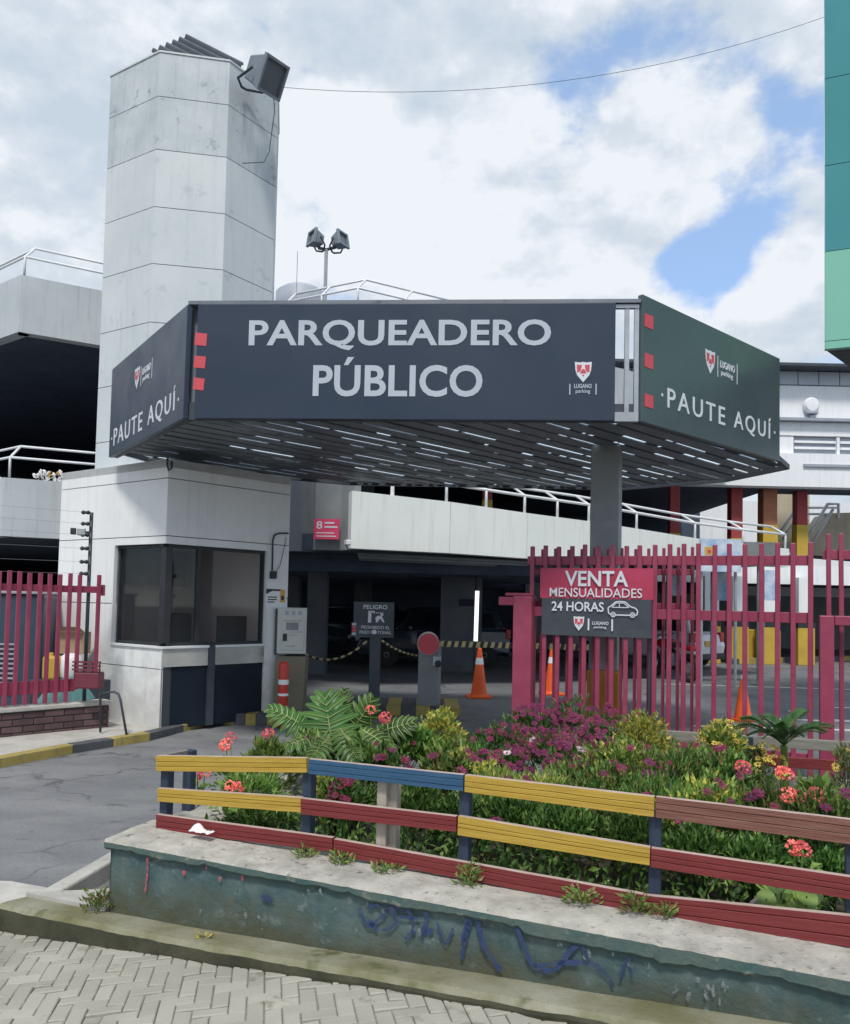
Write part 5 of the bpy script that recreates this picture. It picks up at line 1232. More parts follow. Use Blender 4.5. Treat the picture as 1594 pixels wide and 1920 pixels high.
# ================================================================== vehicles
def car(label, p, rz, paint, L_=4.0, Wd=1.70, H=1.48):
    t = thing('parked_car', label, 'car', (p.x, p.y, 0), rz)        # local +x = front
    side_ = [(-L_ / 2, .32), (-L_ / 2 - .03, .62), (-L_ / 2 + .02, .92), (-L_ / 2 + .3, .98), (L_ * .12, .96), (L_ * .30, .90), (L_ / 2 - .1, .72), (L_ / 2, .50), (L_ / 2 - .05, .28)]
    mb = MB(); n = len(side_); k = [(-Wd / 2 + .06), (-Wd / 2), (Wd / 2), (Wd / 2 - .06)]
    for yy in (-1, 1):
        mb.v += [V((x, yy * (Wd / 2 - (.10 if z > .85 else .04 if z < .4 else 0)), z)) for x, z in side_]
    mb.f.append(tuple(range(n))); mb.f.append(tuple(range(2 * n - 1, n - 1, -1))); mb.m += [0, 0]
    for i in range(n): mb.f.append((i, (i + 1) % n, n + (i + 1) % n, n + i)); mb.m.append(0)
    mb.build('body', paint, t, bevel=.05, local=True)
    cb = [(-L_ / 2 + .10, .95), (-L_ / 2 + .28, H - .06), (-L_ / 2 + .55, H), (L_ * .02, H), (L_ * .10, H - .05), (L_ * .27, .92)]; n = len(cb); mb = MB()
    for yy in (-1, 1): mb.v += [V((x, yy * (Wd / 2 - (.10 if z < 1 else .24)), z)) for x, z in cb]
    mb.f.append(tuple(range(n))); mb.f.append(tuple(range(2 * n - 1, n - 1, -1))); mb.m += [0, 0]
    for i in range(n): mb.f.append((i, (i + 1) % n, n + (i + 1) % n, n + i)); mb.m.append(0)
    mb.build('cabin', paint, t, bevel=.05, local=True)
    mb = MB(); x0_, x1_ = -L_ / 2 + .06, -L_ / 2 + .25
    mb.hexa([(x0_ + .0, -Wd / 2 + .22, 1.0), (x0_ + .0, Wd / 2 - .22, 1.0), (x0_ + .1, Wd / 2 - .22, 1.0), (x0_ + .1, -Wd / 2 + .22, 1.0), (x1_ - .03, -Wd / 2 + .32, H - .12), (x1_ - .03, Wd / 2 - .32, H - .12), (x1_ + .1, Wd / 2 - .32, H - .12), (x1_ + .1, -Wd / 2 + .32, H - .12)])
    mb.build('rear_window', 'clearglass', t, local=True)
    mb = MB(); mb.hexa([(L_ * .27 + .01, -Wd / 2 + .2, .96), (L_ * .27 + .01, Wd / 2 - .2, .96), (L_ * .2, Wd / 2 - .2, .96), (L_ * .2, -Wd / 2 + .2, .96), (L_ * .115, -Wd / 2 + .3, H - .1), (L_ * .115, Wd / 2 - .3, H - .1), (L_ * .05, Wd / 2 - .3, H - .1), (L_ * .05, -Wd / 2 + .3, H - .1)])
    mb.build('windscreen', 'clearglass', t, local=True)
    for sd in (-1, 1):
        mb = MB()
        for xa, xb in ((-L_ / 2 + .38, -.42), (-.36, L_ * .16)):
            mb.hexa([(xa, sd * (Wd / 2 - .085), 1.0), (xb + .12, sd * (Wd / 2 - .085), 1.0), (xb + .12, sd * (Wd / 2 - .16), 1.0), (xa, sd * (Wd / 2 - .16), 1.0), (xa + .08, sd * (Wd / 2 - .215), H - .12), (xb, sd * (Wd / 2 - .215), H - .12), (xb, sd * (Wd / 2 - .3), H - .12), (xa + .08, sd * (Wd / 2 - .3), H - .12)])
            MB_ = mb
        mb.build('side_window', 'clearglass', t, local=True)
        for xw in (-L_ / 2 + .72, L_ / 2 - .75):
            wl_ = MB().lathe([(.22, -.1), (.30, -.09), (.31, 0), (.30, .09), (.22, .1)], (xw, sd * (Wd / 2 - .06), .31), 24, 0, Matrix.Rotation(R(90), 3, 'X')).build('wheel', 'rubber', t, smooth=False, local=True)
            MB().lathe([(.175, -.098), (.14, -.085), (.05, -.104), (.05, .104), (.14, .085), (.175, .098)], (xw, sd * (Wd / 2 - .06), .31), 16, 0, Matrix.Rotation(R(90), 3, 'X')).build('rim', 'steel', wl_, local=True)
        MB().box((-L_ / 2 + .05, sd * (Wd / 2 - .16), .84), (.14, .22, .26)).build('tail_light', 'tail', t, local=True, bevel=.02)
        MB().box((L_ / 2 - .16, sd * (Wd / 2 - .28), .66), (.2, .32, .14)).build('headlight', 'letter_w', t, local=True, bevel=.03)
        MB().box((L_ * .17, sd * (Wd / 2 + .06), .98), (.12, .16, .12)).build('mirror', paint, t, local=True, bevel=.03)
    MB().box((-L_ / 2 - .035, 0, .68), (.02, .5, .15)).build('number_plate', 'amber', t, local=True)
    MB().box((-L_ / 2 + .0, 0, .34), (.12, Wd - .14, .16)).build('bumper', 'black', t, local=True, bevel=.03)
    return t
pc = on_z(1330, 1256, 0); car('white hatchback with red tail lights parked behind the motorcycle and pickets', V((pc.x - 1.35, pc.y + 1.5, 0)), R(132), 'carwhite')
pc = at(800, 1200, 20.5); car('dark car parked deep in the shade behind the danger sign', V((pc.x, 20.5, 0)), R(195), 'cardark')
pc = at(640, 1200, 24.5); car('dark parked car far back in the basement left of the danger sign', V((pc.x, 24.5, 0)), R(175), 'cardark')

def motorcycle(label, p, rz):
    t = thing('motorcycle', label, 'motorcycle', (p.x, p.y, 0), rz); rx = Matrix.Rotation(R(90), 3, 'X')
    for x in (-.65, .65):
        pts = [(x + .26 * math.cos(a * math.pi / 12), 0, .30 + .26 * math.sin(a * math.pi / 12)) for a in range(25)]
        wl_ = MB().tube(pts, .05, 8).build('wheel', 'rubber', t, local=True, smooth=True)
        MB().lathe([(.10, -.03), (.10, .03)], (x, 0, .30), 12, 0, rx).build('hub', 'galv', wl_, local=True)
    mb = MB().tube([(-.65, 0, .3), (-.25, 0, .45), (.2, 0, .38), (.45, 0, .85)], .03, 6); mb.build('frame', 'darksteel', t, local=True)
    MB().tube([(.65, .07, .3), (.45, .07, .9)], .022, 6).build('fork', 'galv', t, local=True); MB().tube([(.65, -.07, .3), (.45, -.07, .9)], .022, 6).build('fork', 'galv', t, local=True)
    MB().box((.0, 0, .45), (.42, .26, .30)).build('engine', 'darksteel', t, local=True, bevel=.04)
    MB().box((.15, 0, .80), (.46, .28, .20)).build('tank', 'tail', t, local=True, bevel=.07)
    MB().box((-.38, 0, .80), (.66, .26, .12)).build('seat', 'black', t, local=True, bevel=.04)
    MB().box((-.75, 0, .74), (.22, .20, .12)).build('tail_light', 'tail', t, local=True, bevel=.04)
    MB().tube([(.38, -.36, 1.02), (.43, -.15, .98), (.43, .15, .98), (.38, .36, 1.02)], .016, 6).build('handlebar', 'darksteel', t, local=True)
    MB().lathe([(.09, 0), (.08, .08), (.03, .1)], (.5, 0, .86), 14, 0, Matrix.Rotation(R(-90), 3, 'Y')).build('headlamp', 'galv', t, local=True)
    MB().box((-.70, 0, .60), (.38, .10, .03)).build('mudguard', 'black', t, local=True, bevel=.01)
    MB().tube([(-.15, -.16, .3), (-.75, -.18, .38)], .045, 8).build('exhaust', 'galv', t, local=True, smooth=True)
    return t
pm_ = on_z(1258, 1274, 0); motorcycle('dark motorcycle with red tank parked behind the pickets before the white car', pm_, R(108))

# ================================================================== left side: low brick wall, crimson fence and the stuff behind it
BW0 = on_z(0, 1383, .085); BW1 = on_z(203, 1363, .085); bu = (BW1 - BW0); bu.z = 0; bl_ = bu.length; bu.normalize(); bn = V((bu.y, -bu.x, 0))
if bn.dot(V((BW0.x, BW0.y, 0))) > 0: bn = -bn
bz1 = on_line(100, 1322, BW0.xy, bu.xy).z
bwl = thing('brick_wall', 'low purple brown brick wall with pale coping under the left crimson fence', 'wall', (BW0.x, BW0.y, .06))
def bwp(s, off, z): return V((BW0.x, BW0.y, z)) + bu * s + bn * off
mb = MB(); mb.obox(bwp(-1.6, -.008, 0), bu * (bl_ + 1.6 - .004), -bn * .20, V((0, 0, bz1 - .045))); mb.build('mortar_core', 'mortar', bwl)
mb = MB(); bh = .072; bl2 = .215; r_ = 0; z = .05
while z + bh < bz1 - .04:
    s = -1.6 - (r_ % 2) * bl2 / 2
    while s < bl_:
        a, b = max(s, -1.6), min(s + bl2 - .012, bl_)
        if b - a > .03: mb.obox(bwp(a, .008 + random.uniform(-.003, .003), z), bu * (b - a), -bn * .10, V((0, 0, bh - .012)))
        s += bl2
    z += bh; r_ += 1
mb.build('bricks', 'brick', bwl, bevel=.004)
MB().obox(bwp(-1.6, .025, bz1 - .042), bu * (bl_ + 1.63), -bn * .25, V((0, 0, .045))).build('coping', 'concrete', bwl, bevel=.008)
def bpt(x, y, off=-.08): q0 = BW0.xy + bn.xy * off; p = on_line(x, y, q0, bu.xy); return (p.xy - q0).dot(bu.xy), p.z
lf = thing('picket_fence', 'crimson picket fence standing on the low brick wall at the left edge', 'fence', tuple(bwp(0, -.08, bz1)), 0, 'crimson picket fences')
se = bpt(196, 1105)[0]; zr1, zr0 = bpt(100, 1097)[1], bpt(100, 1110)[1]; zq1, zq0 = bpt(80, 1276)[1], bpt(80, 1300)[1]
MB().obox(bwp(-1.6, -.10, zr0), bu * (se + 1.6), bn * .03, V((0, 0, zr1 - zr0))).build('rail', 'redfence', lf, bevel=.004)
MB().obox(bwp(se - .03, -.105, zr0 - .03), bu * .03, bn * .045, V((0, 0, zr1 - zr0 + .05))).build('rail_end', 'redfence', lf)
MB().obox(bwp(-1.6, -.10, zq0), bu * (bpt(140, 1290)[0] + 1.6), bn * .03, V((0, 0, zq1 - zq0))).build('rail', 'redfence', lf, bevel=.004)
pk = [bpt(x, 1090)[0] for x in (16, 35, 54, 74, 92, 111, 130, 148, 184)]; d0 = pk[1] - pk[0]
for i, s in enumerate([pk[0] - d0 * k for k in (6, 5, 4, 3, 2, 1)] + pk):
    zt_ = bpt(80, 1074)[1] + random.uniform(-.01, .01); zb_ = bz1 + (.02 if s < pk[-2] else .15)
    MB().obox(bwp(s - .022, -.066, zb_), bu * .044, bn * .03, V((0, 0, zt_ - zb_))).build('picket', 'redfence', lf, bevel=.005)
# electric security fence pole
ep = thing('electric_fence_pole', 'dark electric fence pole with black insulators before the booth wall', 'pole', tuple(bwp(bpt(160, 1200)[0], -.12, bz1)))
eb, et = bpt(161, 1235, -.14), bpt(172, 961, -.14)
epb, ept = bwp(eb[0], -.14, bz1), bwp(et[0], -.14, et[1]); MB().tube([epb, ept], .022, 8).build('pole', 'darksteel', ep, smooth=True)
wires = []
for y in (962, 983, 1004, 1029, 1054, 1076):
    s, z = bpt(171 - (y - 961) * .035, y, -.14); p = bwp(s - .035, -.13, z)
    MB().lathe([(.012, -.05), (.026, -.03), (.015, 0), (.026, .03), (.012, .05)], p - bu * .03, 10, 0, Matrix.Rotation(R(90), 3, 'Y')).build('insulator', 'black', ep, smooth=True); wires.append(p - bu * .05)
for i, p in enumerate(wires):
    tag(MB().tube([p, p - bu * 1.2 + V((0, 0, -.015)), p - bu * 2.6], .0018, 4).build('electric_wire', 'galv'), 'thin strand of the electric fence running left from the insulators of the dark pole', 'wire', 'electric fence wires')
s, z = bpt(152, 997, -.14); p = bwp(s, -.13, z); t = thing('security_camera', 'small grey and black security camera on the electric fence pole', 'camera', tuple(p))
MB().box(p, (.09, .10, .085), R(20)).build('body', 'galv', t, bevel=.01); MB().box(p + V((-.075, -.04, 0)), (.06, .07, .075), R(20)).build('hood', 'black', t, bevel=.01); MB().tube([p, bwp(s + .10, -.14, z)], .012, 6).build('arm', 'darksteel', t)
# stuff in the corner behind the fence
def gp(x, y, Y): return at(x, y, Y)
a, b = gp(-60, 1112, 9.7), gp(74, 1318, 9.7)
t = thing('generator_cabinet', 'dark blue equipment cabinet with louvred side behind the left fence', 'cabinet', (a.x, 9.7, 0))
MB().obox((a.x, 9.7, .0), (b.x - a.x, .0, 0), (-.2, .9, 0), (0, 0, a.z)).build('housing', 'binblue', t, bevel=.03)
MB().obox((a.x - .03, 9.66, a.z + .003), (b.x - a.x + .02, 0, 0), (-.2, 1, 0), (0, 0, .04)).build('lid', 'galv', t, bevel=.01)
mb = MB(); lo = at(0, 1300, 9.7).z; hi = at(0, 1200, 9.7).z
for i in range(11): z = lerp(lo, hi, i / 11); mb.obox((a.x + .1, 9.675, z), (at(30, 1250, 9.7).x - a.x - .1, 0, 0), (0, .02, 0), (0, 0, .022))
mb.build('louvre', 'galv', t)
a, b = gp(78, 1226, 9.45), gp(106, 1277, 9.45); t = thing('jerrycan', 'yellow plastic jerrycan standing between cabinet and white sack', 'jerrycan', ((a.x + b.x) / 2, 9.45, b.z))
MB().box(((a.x + b.x) / 2, 9.55, (a.z + b.z) / 2 - .01), (b.x - a.x, .18, (a.z - b.z) * .88)).build('body', 'yellow', t, bevel=.03); MB().lathe([(.03, 0), (.03, .05)], ((a.x + b.x) / 2 - .03, 9.55, a.z - .04), 12).build('cap', 'amber', t)
tag(MB().obox((at(50, 1270, 9.3).x, 9.38, bz1 - .1), (1.0, .55, 0), (-.2, .3, 0), (0, 0, at(90, 1277, 9.5).z - bz1 + .1)).build('storage_crate', 'darksteel', bevel=.01), 'low dark crate the jerrycan and sack stand on behind the fence', 'crate')
a, b = gp(106, 1226, 9.5), gp(143, 1277, 9.5); mb = MB(); w, h = b.x - a.x, a.z - b.z; c0 = V(((a.x + b.x) / 2, 9.62, (a.z + b.z) / 2))
for i in range(5):
    pass
mb = MB().lathe([(w * .40, -h * .5), (w * .52, -h * .35), (w * .55, 0), (w * .5, h * .35), (w * .3, h * .5)], c0, 10); tag(mb.build('sack', 'white_paint', smooth=True), 'bulging white sack beside the yellow jerrycan', 'sack')
a, b = gp(112, 1177, 9.75), gp(160, 1226, 9.75); t = thing('cardboard_box', 'brown cardboard box with open flaps leaning on the booth wall', 'box', (a.x, 9.75, b.z))
MB().obox((a.x, 9.70, b.z), (b.x - a.x, .0, 0), (0, .20, 0), (0, 0, (a.z - b.z) * .85)).build('body', 'cardboard', t); MB().hexa([V((a.x, 9.70, b.z + (a.z - b.z) * .86)), V((b.x, 9.70, b.z + (a.z - b.z) * .86)), V((b.x, 9.71, b.z + (a.z - b.z) * .86)), V((a.x, 9.71, b.z + (a.z - b.z) * .86)), V((a.x + .03, 9.6, a.z + .02)), V((b.x - .03, 9.6, a.z + .02)), V((b.x - .03, 9.61, a.z + .02)), V((a.x + .03, 9.61, a.z + .02))]).build('flap', 'cardboard', t)
a, b = gp(62, 1288, 8.95), gp(134, 1318, 8.95); mb = MB(); nx_, ny_ = 16, 8
for i in range(nx_ + 1):
    for j in range(ny_ + 1):
        u_, v_ = i / nx_, j / ny_; e_ = (1 - (2 * u_ - 1) ** 4) * (1 - (2 * v_ - 1) ** 4)
        mb.v.append(V((lerp(a.x, b.x, u_), 8.95 + v_ * .45 + u_ * .25, bz1 - .02 + (a.z - bz1 + .02) * e_ + .015 * mnoise.noise(V((u_ * 6, v_ * 4, 2))))))
for i in range(nx_):
    for j in range(ny_): q = i * (ny_ + 1) + j; mb.f.append((q, q + ny_ + 1, q + ny_ + 2, q + 1)); mb.m.append(0)
tag(mb.build('tarpaulin_bundle', 'tealcan', smooth=True, recalc=False), 'turquoise tarpaulin bundle lying on the brick wall behind the fence', 'tarpaulin')
a, b = gp(141, 1240, 8.9), gp(188, 1292, 8.9); t = thing('crate', 'dark red wire crate hanging at the right end of the left fence', 'crate', (a.x, 8.9, b.z))
mb = MB(); w, h = b.x - a.x, a.z - b.z
M['winered'] = pm('wine_red', (.12, .02, .035), (.17, .03, .05), 4, .6, .1, 20)
mb.obox((a.x, 8.86, b.z), (w, 0, 0), (0, .16, 0), (0, 0, h * .62)); mb.build('tub', 'winered', t, bevel=.02)
mb = MB()
for zz_ in (.68, .82, .96): mb.obox((a.x - .01, 8.85, b.z + h * zz_), (w + .02, 0, 0), (0, .02, 0), (0, 0, .02))
for xx_ in (.02, .35, .68, .95): mb.obox((a.x + w * xx_, 8.871, b.z + h * .62), (.015, 0, 0), (0, .012, 0), (0, 0, h * .36))
mb.build('wire_frame', 'winered', t)
# bent pipe handrail
pp = [gp(190, 1330, 8.75), gp(188, 1300, 8.75), gp(214, 1297, 8.75), gp(222, 1301, 8.74), gp(226, 1312, 8.73), gp(238, 1366, 8.7)]
pp[0].z = .1; pp[-1].z = .085
tag(MB().tube(pp, .014, 8).build('bent_pipe', 'darksteel', smooth=True), 'bent dark pipe rail leaning between brick wall and booth', 'pipe')
# bright reflective foil and clutter on the lower deck parapet
for i in range(1):
    mb = MB(); rr = random.Random(2)
    for k in range(40):
        x = rr.uniform(62, 114); y = rr.uniform(889, 903); p = at(x, y, 13.55); mb.obox(p, (rr.uniform(.02, .06), 0, rr.uniform(-.03, .03)), (0, .03, .02), (rr.uniform(-.04, .04), 0, rr.uniform(.03, .08)), 0 if rr.random() < .8 else 1)
    tag(mb.build('foil_heap', ['white_paint', 'amber']), 'heap of white and amber wrapped scraps on the lower parapet left of the booth', 'scraps', None, 'stuff')

# ================================================================== wooden planter fences
FOFF = -.20
def board(parent, mat, x0, yt0, yb0, x1, yt1, yb1, off=FOFF, th=.026, name='board', grooves=True):
    a, b, c, d = street(x0, yb0, off), street(x1, yb1, off), street(x0, yt0, off), street(x1, yt1, off)
    ux = b - a; L_ = ux.length; ux.normalize(); n3 = V((N22.x, N22.y, 0)); uz = (n3.cross(ux)).normalized()
    if uz.z < 0: uz = -uz
    h0 = (c - a).dot(uz); h1 = (d - b).dot(uz)
    mt = Matrix(((ux.x, n3.x * -1, uz.x, a.x), (ux.y, n3.y * -1, uz.y, a.y), (ux.z, 0, uz.z, a.z), (0, 0, 0, 1)))
    mb = MB(); nseg = 14; gz_ = random.uniform(.25, .4); g2 = random.uniform(.58, .75)
    prof_z = [0, gz_ - .02, gz_, gz_ + .02, g2 - .02, g2, g2 + .02, 1]; prof_y = [0, 0, .009, 0, 0, .008, 0, 0]
    if not grooves: prof_y = [0] * 8
    k = len(prof_z); sd_ = random.random() * 50
    for i in range(nseg + 1):
        t_ = i / nseg; hh = lerp(h0, h1, t_); bow = .003 * mnoise.noise(V((t_ * 3, sd_, 0)))
        for z_, y_ in zip(prof_z, prof_y): mb.v.append(V((t_ * L_, y_ + bow + .0012 * mnoise.noise(V((t_ * 20, z_ * 9, sd_))), z_ * hh + .0015 * mnoise.noise(V((t_ * 12, z_, sd_ + 3))))))
        mb.v += [V((t_ * L_, th + bow, hh)), V((t_ * L_, th + bow, 0))]
    K_ = k + 2
    for i in range(nseg):
        for j in range(K_): mb.f.append((i * K_ + j, (i + 1) * K_ + j, (i + 1) * K_ + (j + 1) % K_, i * K_ + (j + 1) % K_)); mb.m.append(1 if j == k - 1 else 0)
    mb.f.append(tuple(range(K_ - 1, -1, -1))); mb.f.append(tuple(nseg * K_ + j for j in range(K_))); mb.m += [0, 0]
    o = mb.build(name, [mat, 'worn'], None, bevel=0)
    md = o.modifiers.new('bevel', 'BEVEL'); md.width = .003; md.segments = 2; md.limit_method = 'ANGLE'; md.angle_limit = R(60)
    o.parent = parent; o.matrix_basis = wmat(parent).inverted() @ mt
    return o
wf = thing('board_fence', 'low wooden fence of yellow, blue and red boards on the planter wall', 'fence', tuple(sp(.2, FOFF, .48)))
def lab(o, l): o['label'] = l; return o
lab(board(wf, 'ywood', 292, 1417, 1446, 575, 1421, 1449), 'yellow top board at the left end'); lab(board(wf, 'bwood', 577.5, 1423, 1451, 868, 1453, 1484), 'blue top board')
lab(board(wf, 'ywood', 870.5, 1453, 1485, 1226, 1494, 1532), 'yellow top board right of the blue one'); lab(board(wf, 'oldwood', 1229, 1494, 1533, 1900, 1573, 1626), 'weathered brown red top board')
lab(board(wf, 'ywood', 295, 1478, 1503, 565, 1496, 1524), 'yellow middle board at the left end'); lab(board(wf, 'rwood', 563.5, 1497, 1527, 855, 1531, 1560, FOFF + .008), 'red middle board'); lab(board(wf, 'ywood', 857.5, 1530, 1566, 1218, 1589, 1623), 'long yellow middle board'); lab(board(wf, 'rwood', 1220, 1590, 1626, 1900, 1689, 1736), 'red middle board at the right')
board(wf, 'rwood', 292, 1527, 1556, 623, 1571, 1598); board(wf, 'rwood', 624.5, 1573, 1603, 1205, 1677, 1712); board(wf, 'rwood', 1207, 1679, 1720, 1900, 1748, 1821)
def fpost(x, wpx, yt, yb, mat, off, parent=wf, dpt=.05):
    a, b = street(x, yb, off), street(x, yt, off); w = wpx / FOC * a.y * .98; u3 = V((U22.x, U22.y, 0)); n3 = V((N22.x, N22.y, 0))
    zb_ = a.z - .1
    MB().obox(V((a.x, a.y, zb_)) - u3 * w / 2, u3 * w, -n3 * dpt, V((0, 0, b.z - zb_))).build('post', mat, parent, bevel=.004)
fpost(305, 17, 1424, 1530, 'navywood', FOFF - .03); fpost(347, 18, 1407, 1528, 'navywood', FOFF - .32)
fpost(572, 20, 1440, 1562, 'navywood', FOFF - .032); fpost(713, 20, 1462, 1592, 'barewood', FOFF - .035); fpost(733, 19, 1462, 1592, 'barewood', FOFF - .06)
fpost(868, 20, 1470, 1600, 'navywood', FOFF - .03); fpost(1227, 22, 1520, 1660, 'navywood', FOFF - .03); fpost(1600, 24, 1560, 1730, 'navywood', FOFF - .03)
p0_, p1_ = street(296, 1420, FOFF - .03), street(347, 1409, FOFF - .32); dv = p1_ - p0_
MB().obox(p0_ + V((0, 0, -.02)), dv, V((.02, .0, 0)), V((0, 0, .028))).build('end_rail', 'greywood', wf)
# rear fence
RP = V((1.78, 5.6)); 
def rpt(x, y): return on_line(x, y, RP, U22)
rf = thing('board_fence', 'rear planter fence of grey and red boards behind the flowers', 'fence', tuple(rpt(1420, 1440)))
for i, (ya, yb, mt) in enumerate(((0, 20, 'greywood'), (36, 56, 'rwood'), (72, 94, 'greywood'))):
    for (xa, xb) in ((1090, 1402), (1404, 1760)):
        y0_ = 1371 + (xa - 1267) * .061; y1_ = 1371 + (xb - 1267) * .061
        a, b, c, d = rpt(xa, y0_ + yb), rpt(xb, y1_ + yb), rpt(xb, y1_ + ya), rpt(xa, y0_ + ya); n3 = V((N22.x, N22.y, 0)) * .025
        MB().hexa([a, b, b - n3, a - n3, d, c, c - n3, d - n3]).build('board', mt, rf, bevel=.004)
for x in (1100, 1402, 1700):
    a = rpt(x, 1378 + (x - 1267) * .061); u3 = V((U22.x, U22.y, 0)); n3 = V((N22.x, N22.y, 0)); MB().obox(V((a.x, a.y, .1)) - u3 * .035 + n3 * .02, u3 * .07, n3 * .05, V((0, 0, a.z - .1 + .02))).build('post', 'navywood', rf)
# litter
p = street(378, 1561, -.15)
mb = MB()
nx_, ny_ = 10, 6
for i in range(nx_ + 1):
    for j in range(ny_ + 1):
        u_, v_ = i / nx_, j / ny_
        mb.v.append(p + V((U22.x, U22.y, 0)) * (u_ - .5) * .115 + V((N22.x, N22.y, 0)) * (v_ - .5) * .045 + V((0, 0, .006 + .034 * max(0, 1 - ((u_ - .3) / .32) ** 2) * (1 - (2 * v_ - 1) ** 2) + .006 * mnoise.noise(V((u_ * 6, v_ * 5, 1))))))
for i in range(nx_):
    for j in range(ny_): q = i * (ny_ + 1) + j; mb.f.append((q, q + ny_ + 1, q + ny_ + 2, q + 1)); mb.m.append(0)
tag(mb.build('crumpled_napkin', 'white_paint', smooth=True, recalc=False), 'crumpled white napkin on the concrete cap beside the red board', 'napkin')
for lbl, x, y, ln in (('small pale twig lying on the mossy kerb at the lower right', 1385, 1905, .12),):
    p = on_z(x, y, kz(.9) + .01); tag(MB().tube([p, p + V((.06, -.03, .008)), p + V((ln, -.07, 0))], .004, 5).build('twig', 'paintpale'), lbl, 'twig')
q = street(1416, 1700, -.30); tag(MB().hexa([q + V((-.018, 0, -.14)), q + V((.02, 0, -.14)), q + V((.02, .02, -.14)), q + V((-.018, .02, -.14)), q + V((-.012, 0, .01)), q + V((.014, 0, .03)), q + V((.014, .02, .03)), q + V((-.012, .02, .01))]).build('stake', 'barewood'), 'short bare wooden stake stuck in the soil at the lower right', 'stake')

# ================================================================== plants of the bed
rg = random.Random(21)
M['dry2'] = leafmat('withered_leaf', (.16, .13, .04), (.30, .24, .09), .25)
def rv(): return V((rg.gauss(0, 1), rg.gauss(0, 1), rg.gauss(0, 1))).normalized()
SOILZ = .40
def fol(mb, c, rad, n, ln, wd, nm=1, up=.5, inner=.45, clump=6):
    """leaf tufts spread through an ellipsoid, denser outside, gathered in clumps"""
    cl = []
    for k in range(max(4, n // 26)):
        d = rv()
        if d.z < -.35: d.z = -d.z
        cl.append((d, rg.uniform(inner, 1.0)))
    for i in range(n):
        d, r = rg.choice(cl); d2 = (d + rv() * .34).normalized(); r2 = r * rg.uniform(.82, 1.12)
        p = V((c.x + d2.x * rad[0] * r2, c.y + d2.y * rad[1] * r2, c.z + d2.z * rad[2] * r2))
        dirn = (d2 * .7 + V((0, 0, up)) + rv() * .55).normalized()
        mb.leaf(p, dirn, rv(), ln * rg.uniform(.6, 1.25), wd * rg.uniform(.7, 1.2), rg.randrange(nm), rg.uniform(.0, .35))
def stems(mb, base, c, rad, n, r=.004):
    for i in range(n):
        d = rv(); d.z = abs(d.z) * .8 + .2; e = V((c.x + d.x * rad[0] * .8, c.y + d.y * rad[1] * .8, c.z + d.z * rad[2] * .8))
        b = base + V((rg.uniform(-.04, .04), rg.uniform(-.04, .04), 0)); mb.tube([b, lerp(b, e, .5) + V((d.x, d.y, 0)) * -.02, e], [r, r * .8, r * .5], 5)
# flower heads (built once, copied)
def daisy(name, mat, r, pet):
    mb = MB()
    for i in range(pet):
        a = 2 * math.pi * i / pet + rg.uniform(-.1, .1); d = V((math.cos(a), math.sin(a), rg.uniform(-.1, .25))); mb.leaf(d * r * .15, d, V((0, 0, 1)), r * rg.uniform(.8, 1.0), r * .36, 0, .1)
    mb.lathe([(r * .24, 0), (r * .2, r * .1), (r * .05, r * .14)], (0, 0, 0), 8, 1)
    o = mb.build(name, [mat, 'eye'], recalc=False); me = o.data; bpy.data.objects.remove(o); return me
def pompom(mat, r, n):
    mb = MB()
    for i in range(n):
        d = rv(); d.z = abs(d.z) * .9 - .15; d.normalize(); p = V((d.x * r * .75, d.y * r * .75, d.z * r * .5))
        for k in range(3): mb.leaf(p, (d + rv() * .8).normalized(), d, r * .42, r * .36, 0, .2)
    o = mb.build('bloom', mat, recalc=False); me = o.data; bpy.data.objects.remove(o); return me
ME = {'purple': [daisy('flower', 'purple', r, 14) for r in (.030, .026, .033)], 'wine': [daisy('flower', 'wine', .024, 12)], 'yellow': [daisy('flower', 'petal_yellow', .020, 10), daisy('flower', 'petal_yellow', .024, 10)],
      'pale': [daisy('flower', 'petal_pale', .030, 14)], 'coral': [pompom('coral', .037, 40), pompom('coral', .032, 34)]}
def put(parent, kind, p, nrm, sc=1.0, name='flower'):
    o = bpy.data.objects.new(name, rg.choice(ME[kind])); S.collection.objects.link(o); o.parent = parent
    q = (nrm.normalized()).to_track_quat('Z', 'Y').to_matrix().to_4x4()
    o.matrix_basis = wmat(parent).inverted() @ (Matrix.Translation(p) @ q @ Matrix.Rotation(rg.uniform(0, 6.3), 4, 'Z') @ Matrix.Scale(sc, 4)); return o
def bush(name, label, cat, x, ytop, Y, hw, mats, n, ln, wd, flowers=(), group=None, depth=.8, up=.5, zb=SOILZ, flat=1.0, stem='leaf_dark'):
    top = at(x, ytop, Y); rx = hw / FOC * Y; h = max(.1, top.z - zb); c = V((top.x, Y, zb + h * .52)); rad = (rx, rx * depth, h * .50)
    t = thing(name, label, cat, (top.x, Y, zb - .05), 0, group)
    mb = MB(); fol(mb, c, rad, n, ln, wd, len(mats), up); mb.build('foliage', mats, t, recalc=False)
    mb = MB(); stems(mb, V((top.x, Y, zb - .04)), c, rad, 9); mb.build('stems', stem, t)
    for kind, k, front in flowers:
        for i in range(k):
            d = rv(); d.z = abs(d.z) * .8 + .15; d.y = -abs(d.y) if rg.random() < front else d.y; d.normalize()
            p = V((c.x + d.x * rad[0] * 1.03, c.y + d.y * rad[1] * 1.03, c.z + d.z * rad[2] * 1.12)); put(t, kind, p, d * .6 + V((0, -.45, .6)) + rv() * .35, rg.uniform(.8, 1.15))
    return t
DM = ['leaf_dark', 'leaf_mid']; MM = ['leaf_mid', 'leaf_dark', 'leaf_light', 'leaf_mid', 'leaf_light', 'leaf_mid', 'leaf_dark', 'dry2']; GM = ['leaf_gold', 'leaf_gold', 'leaf_light']
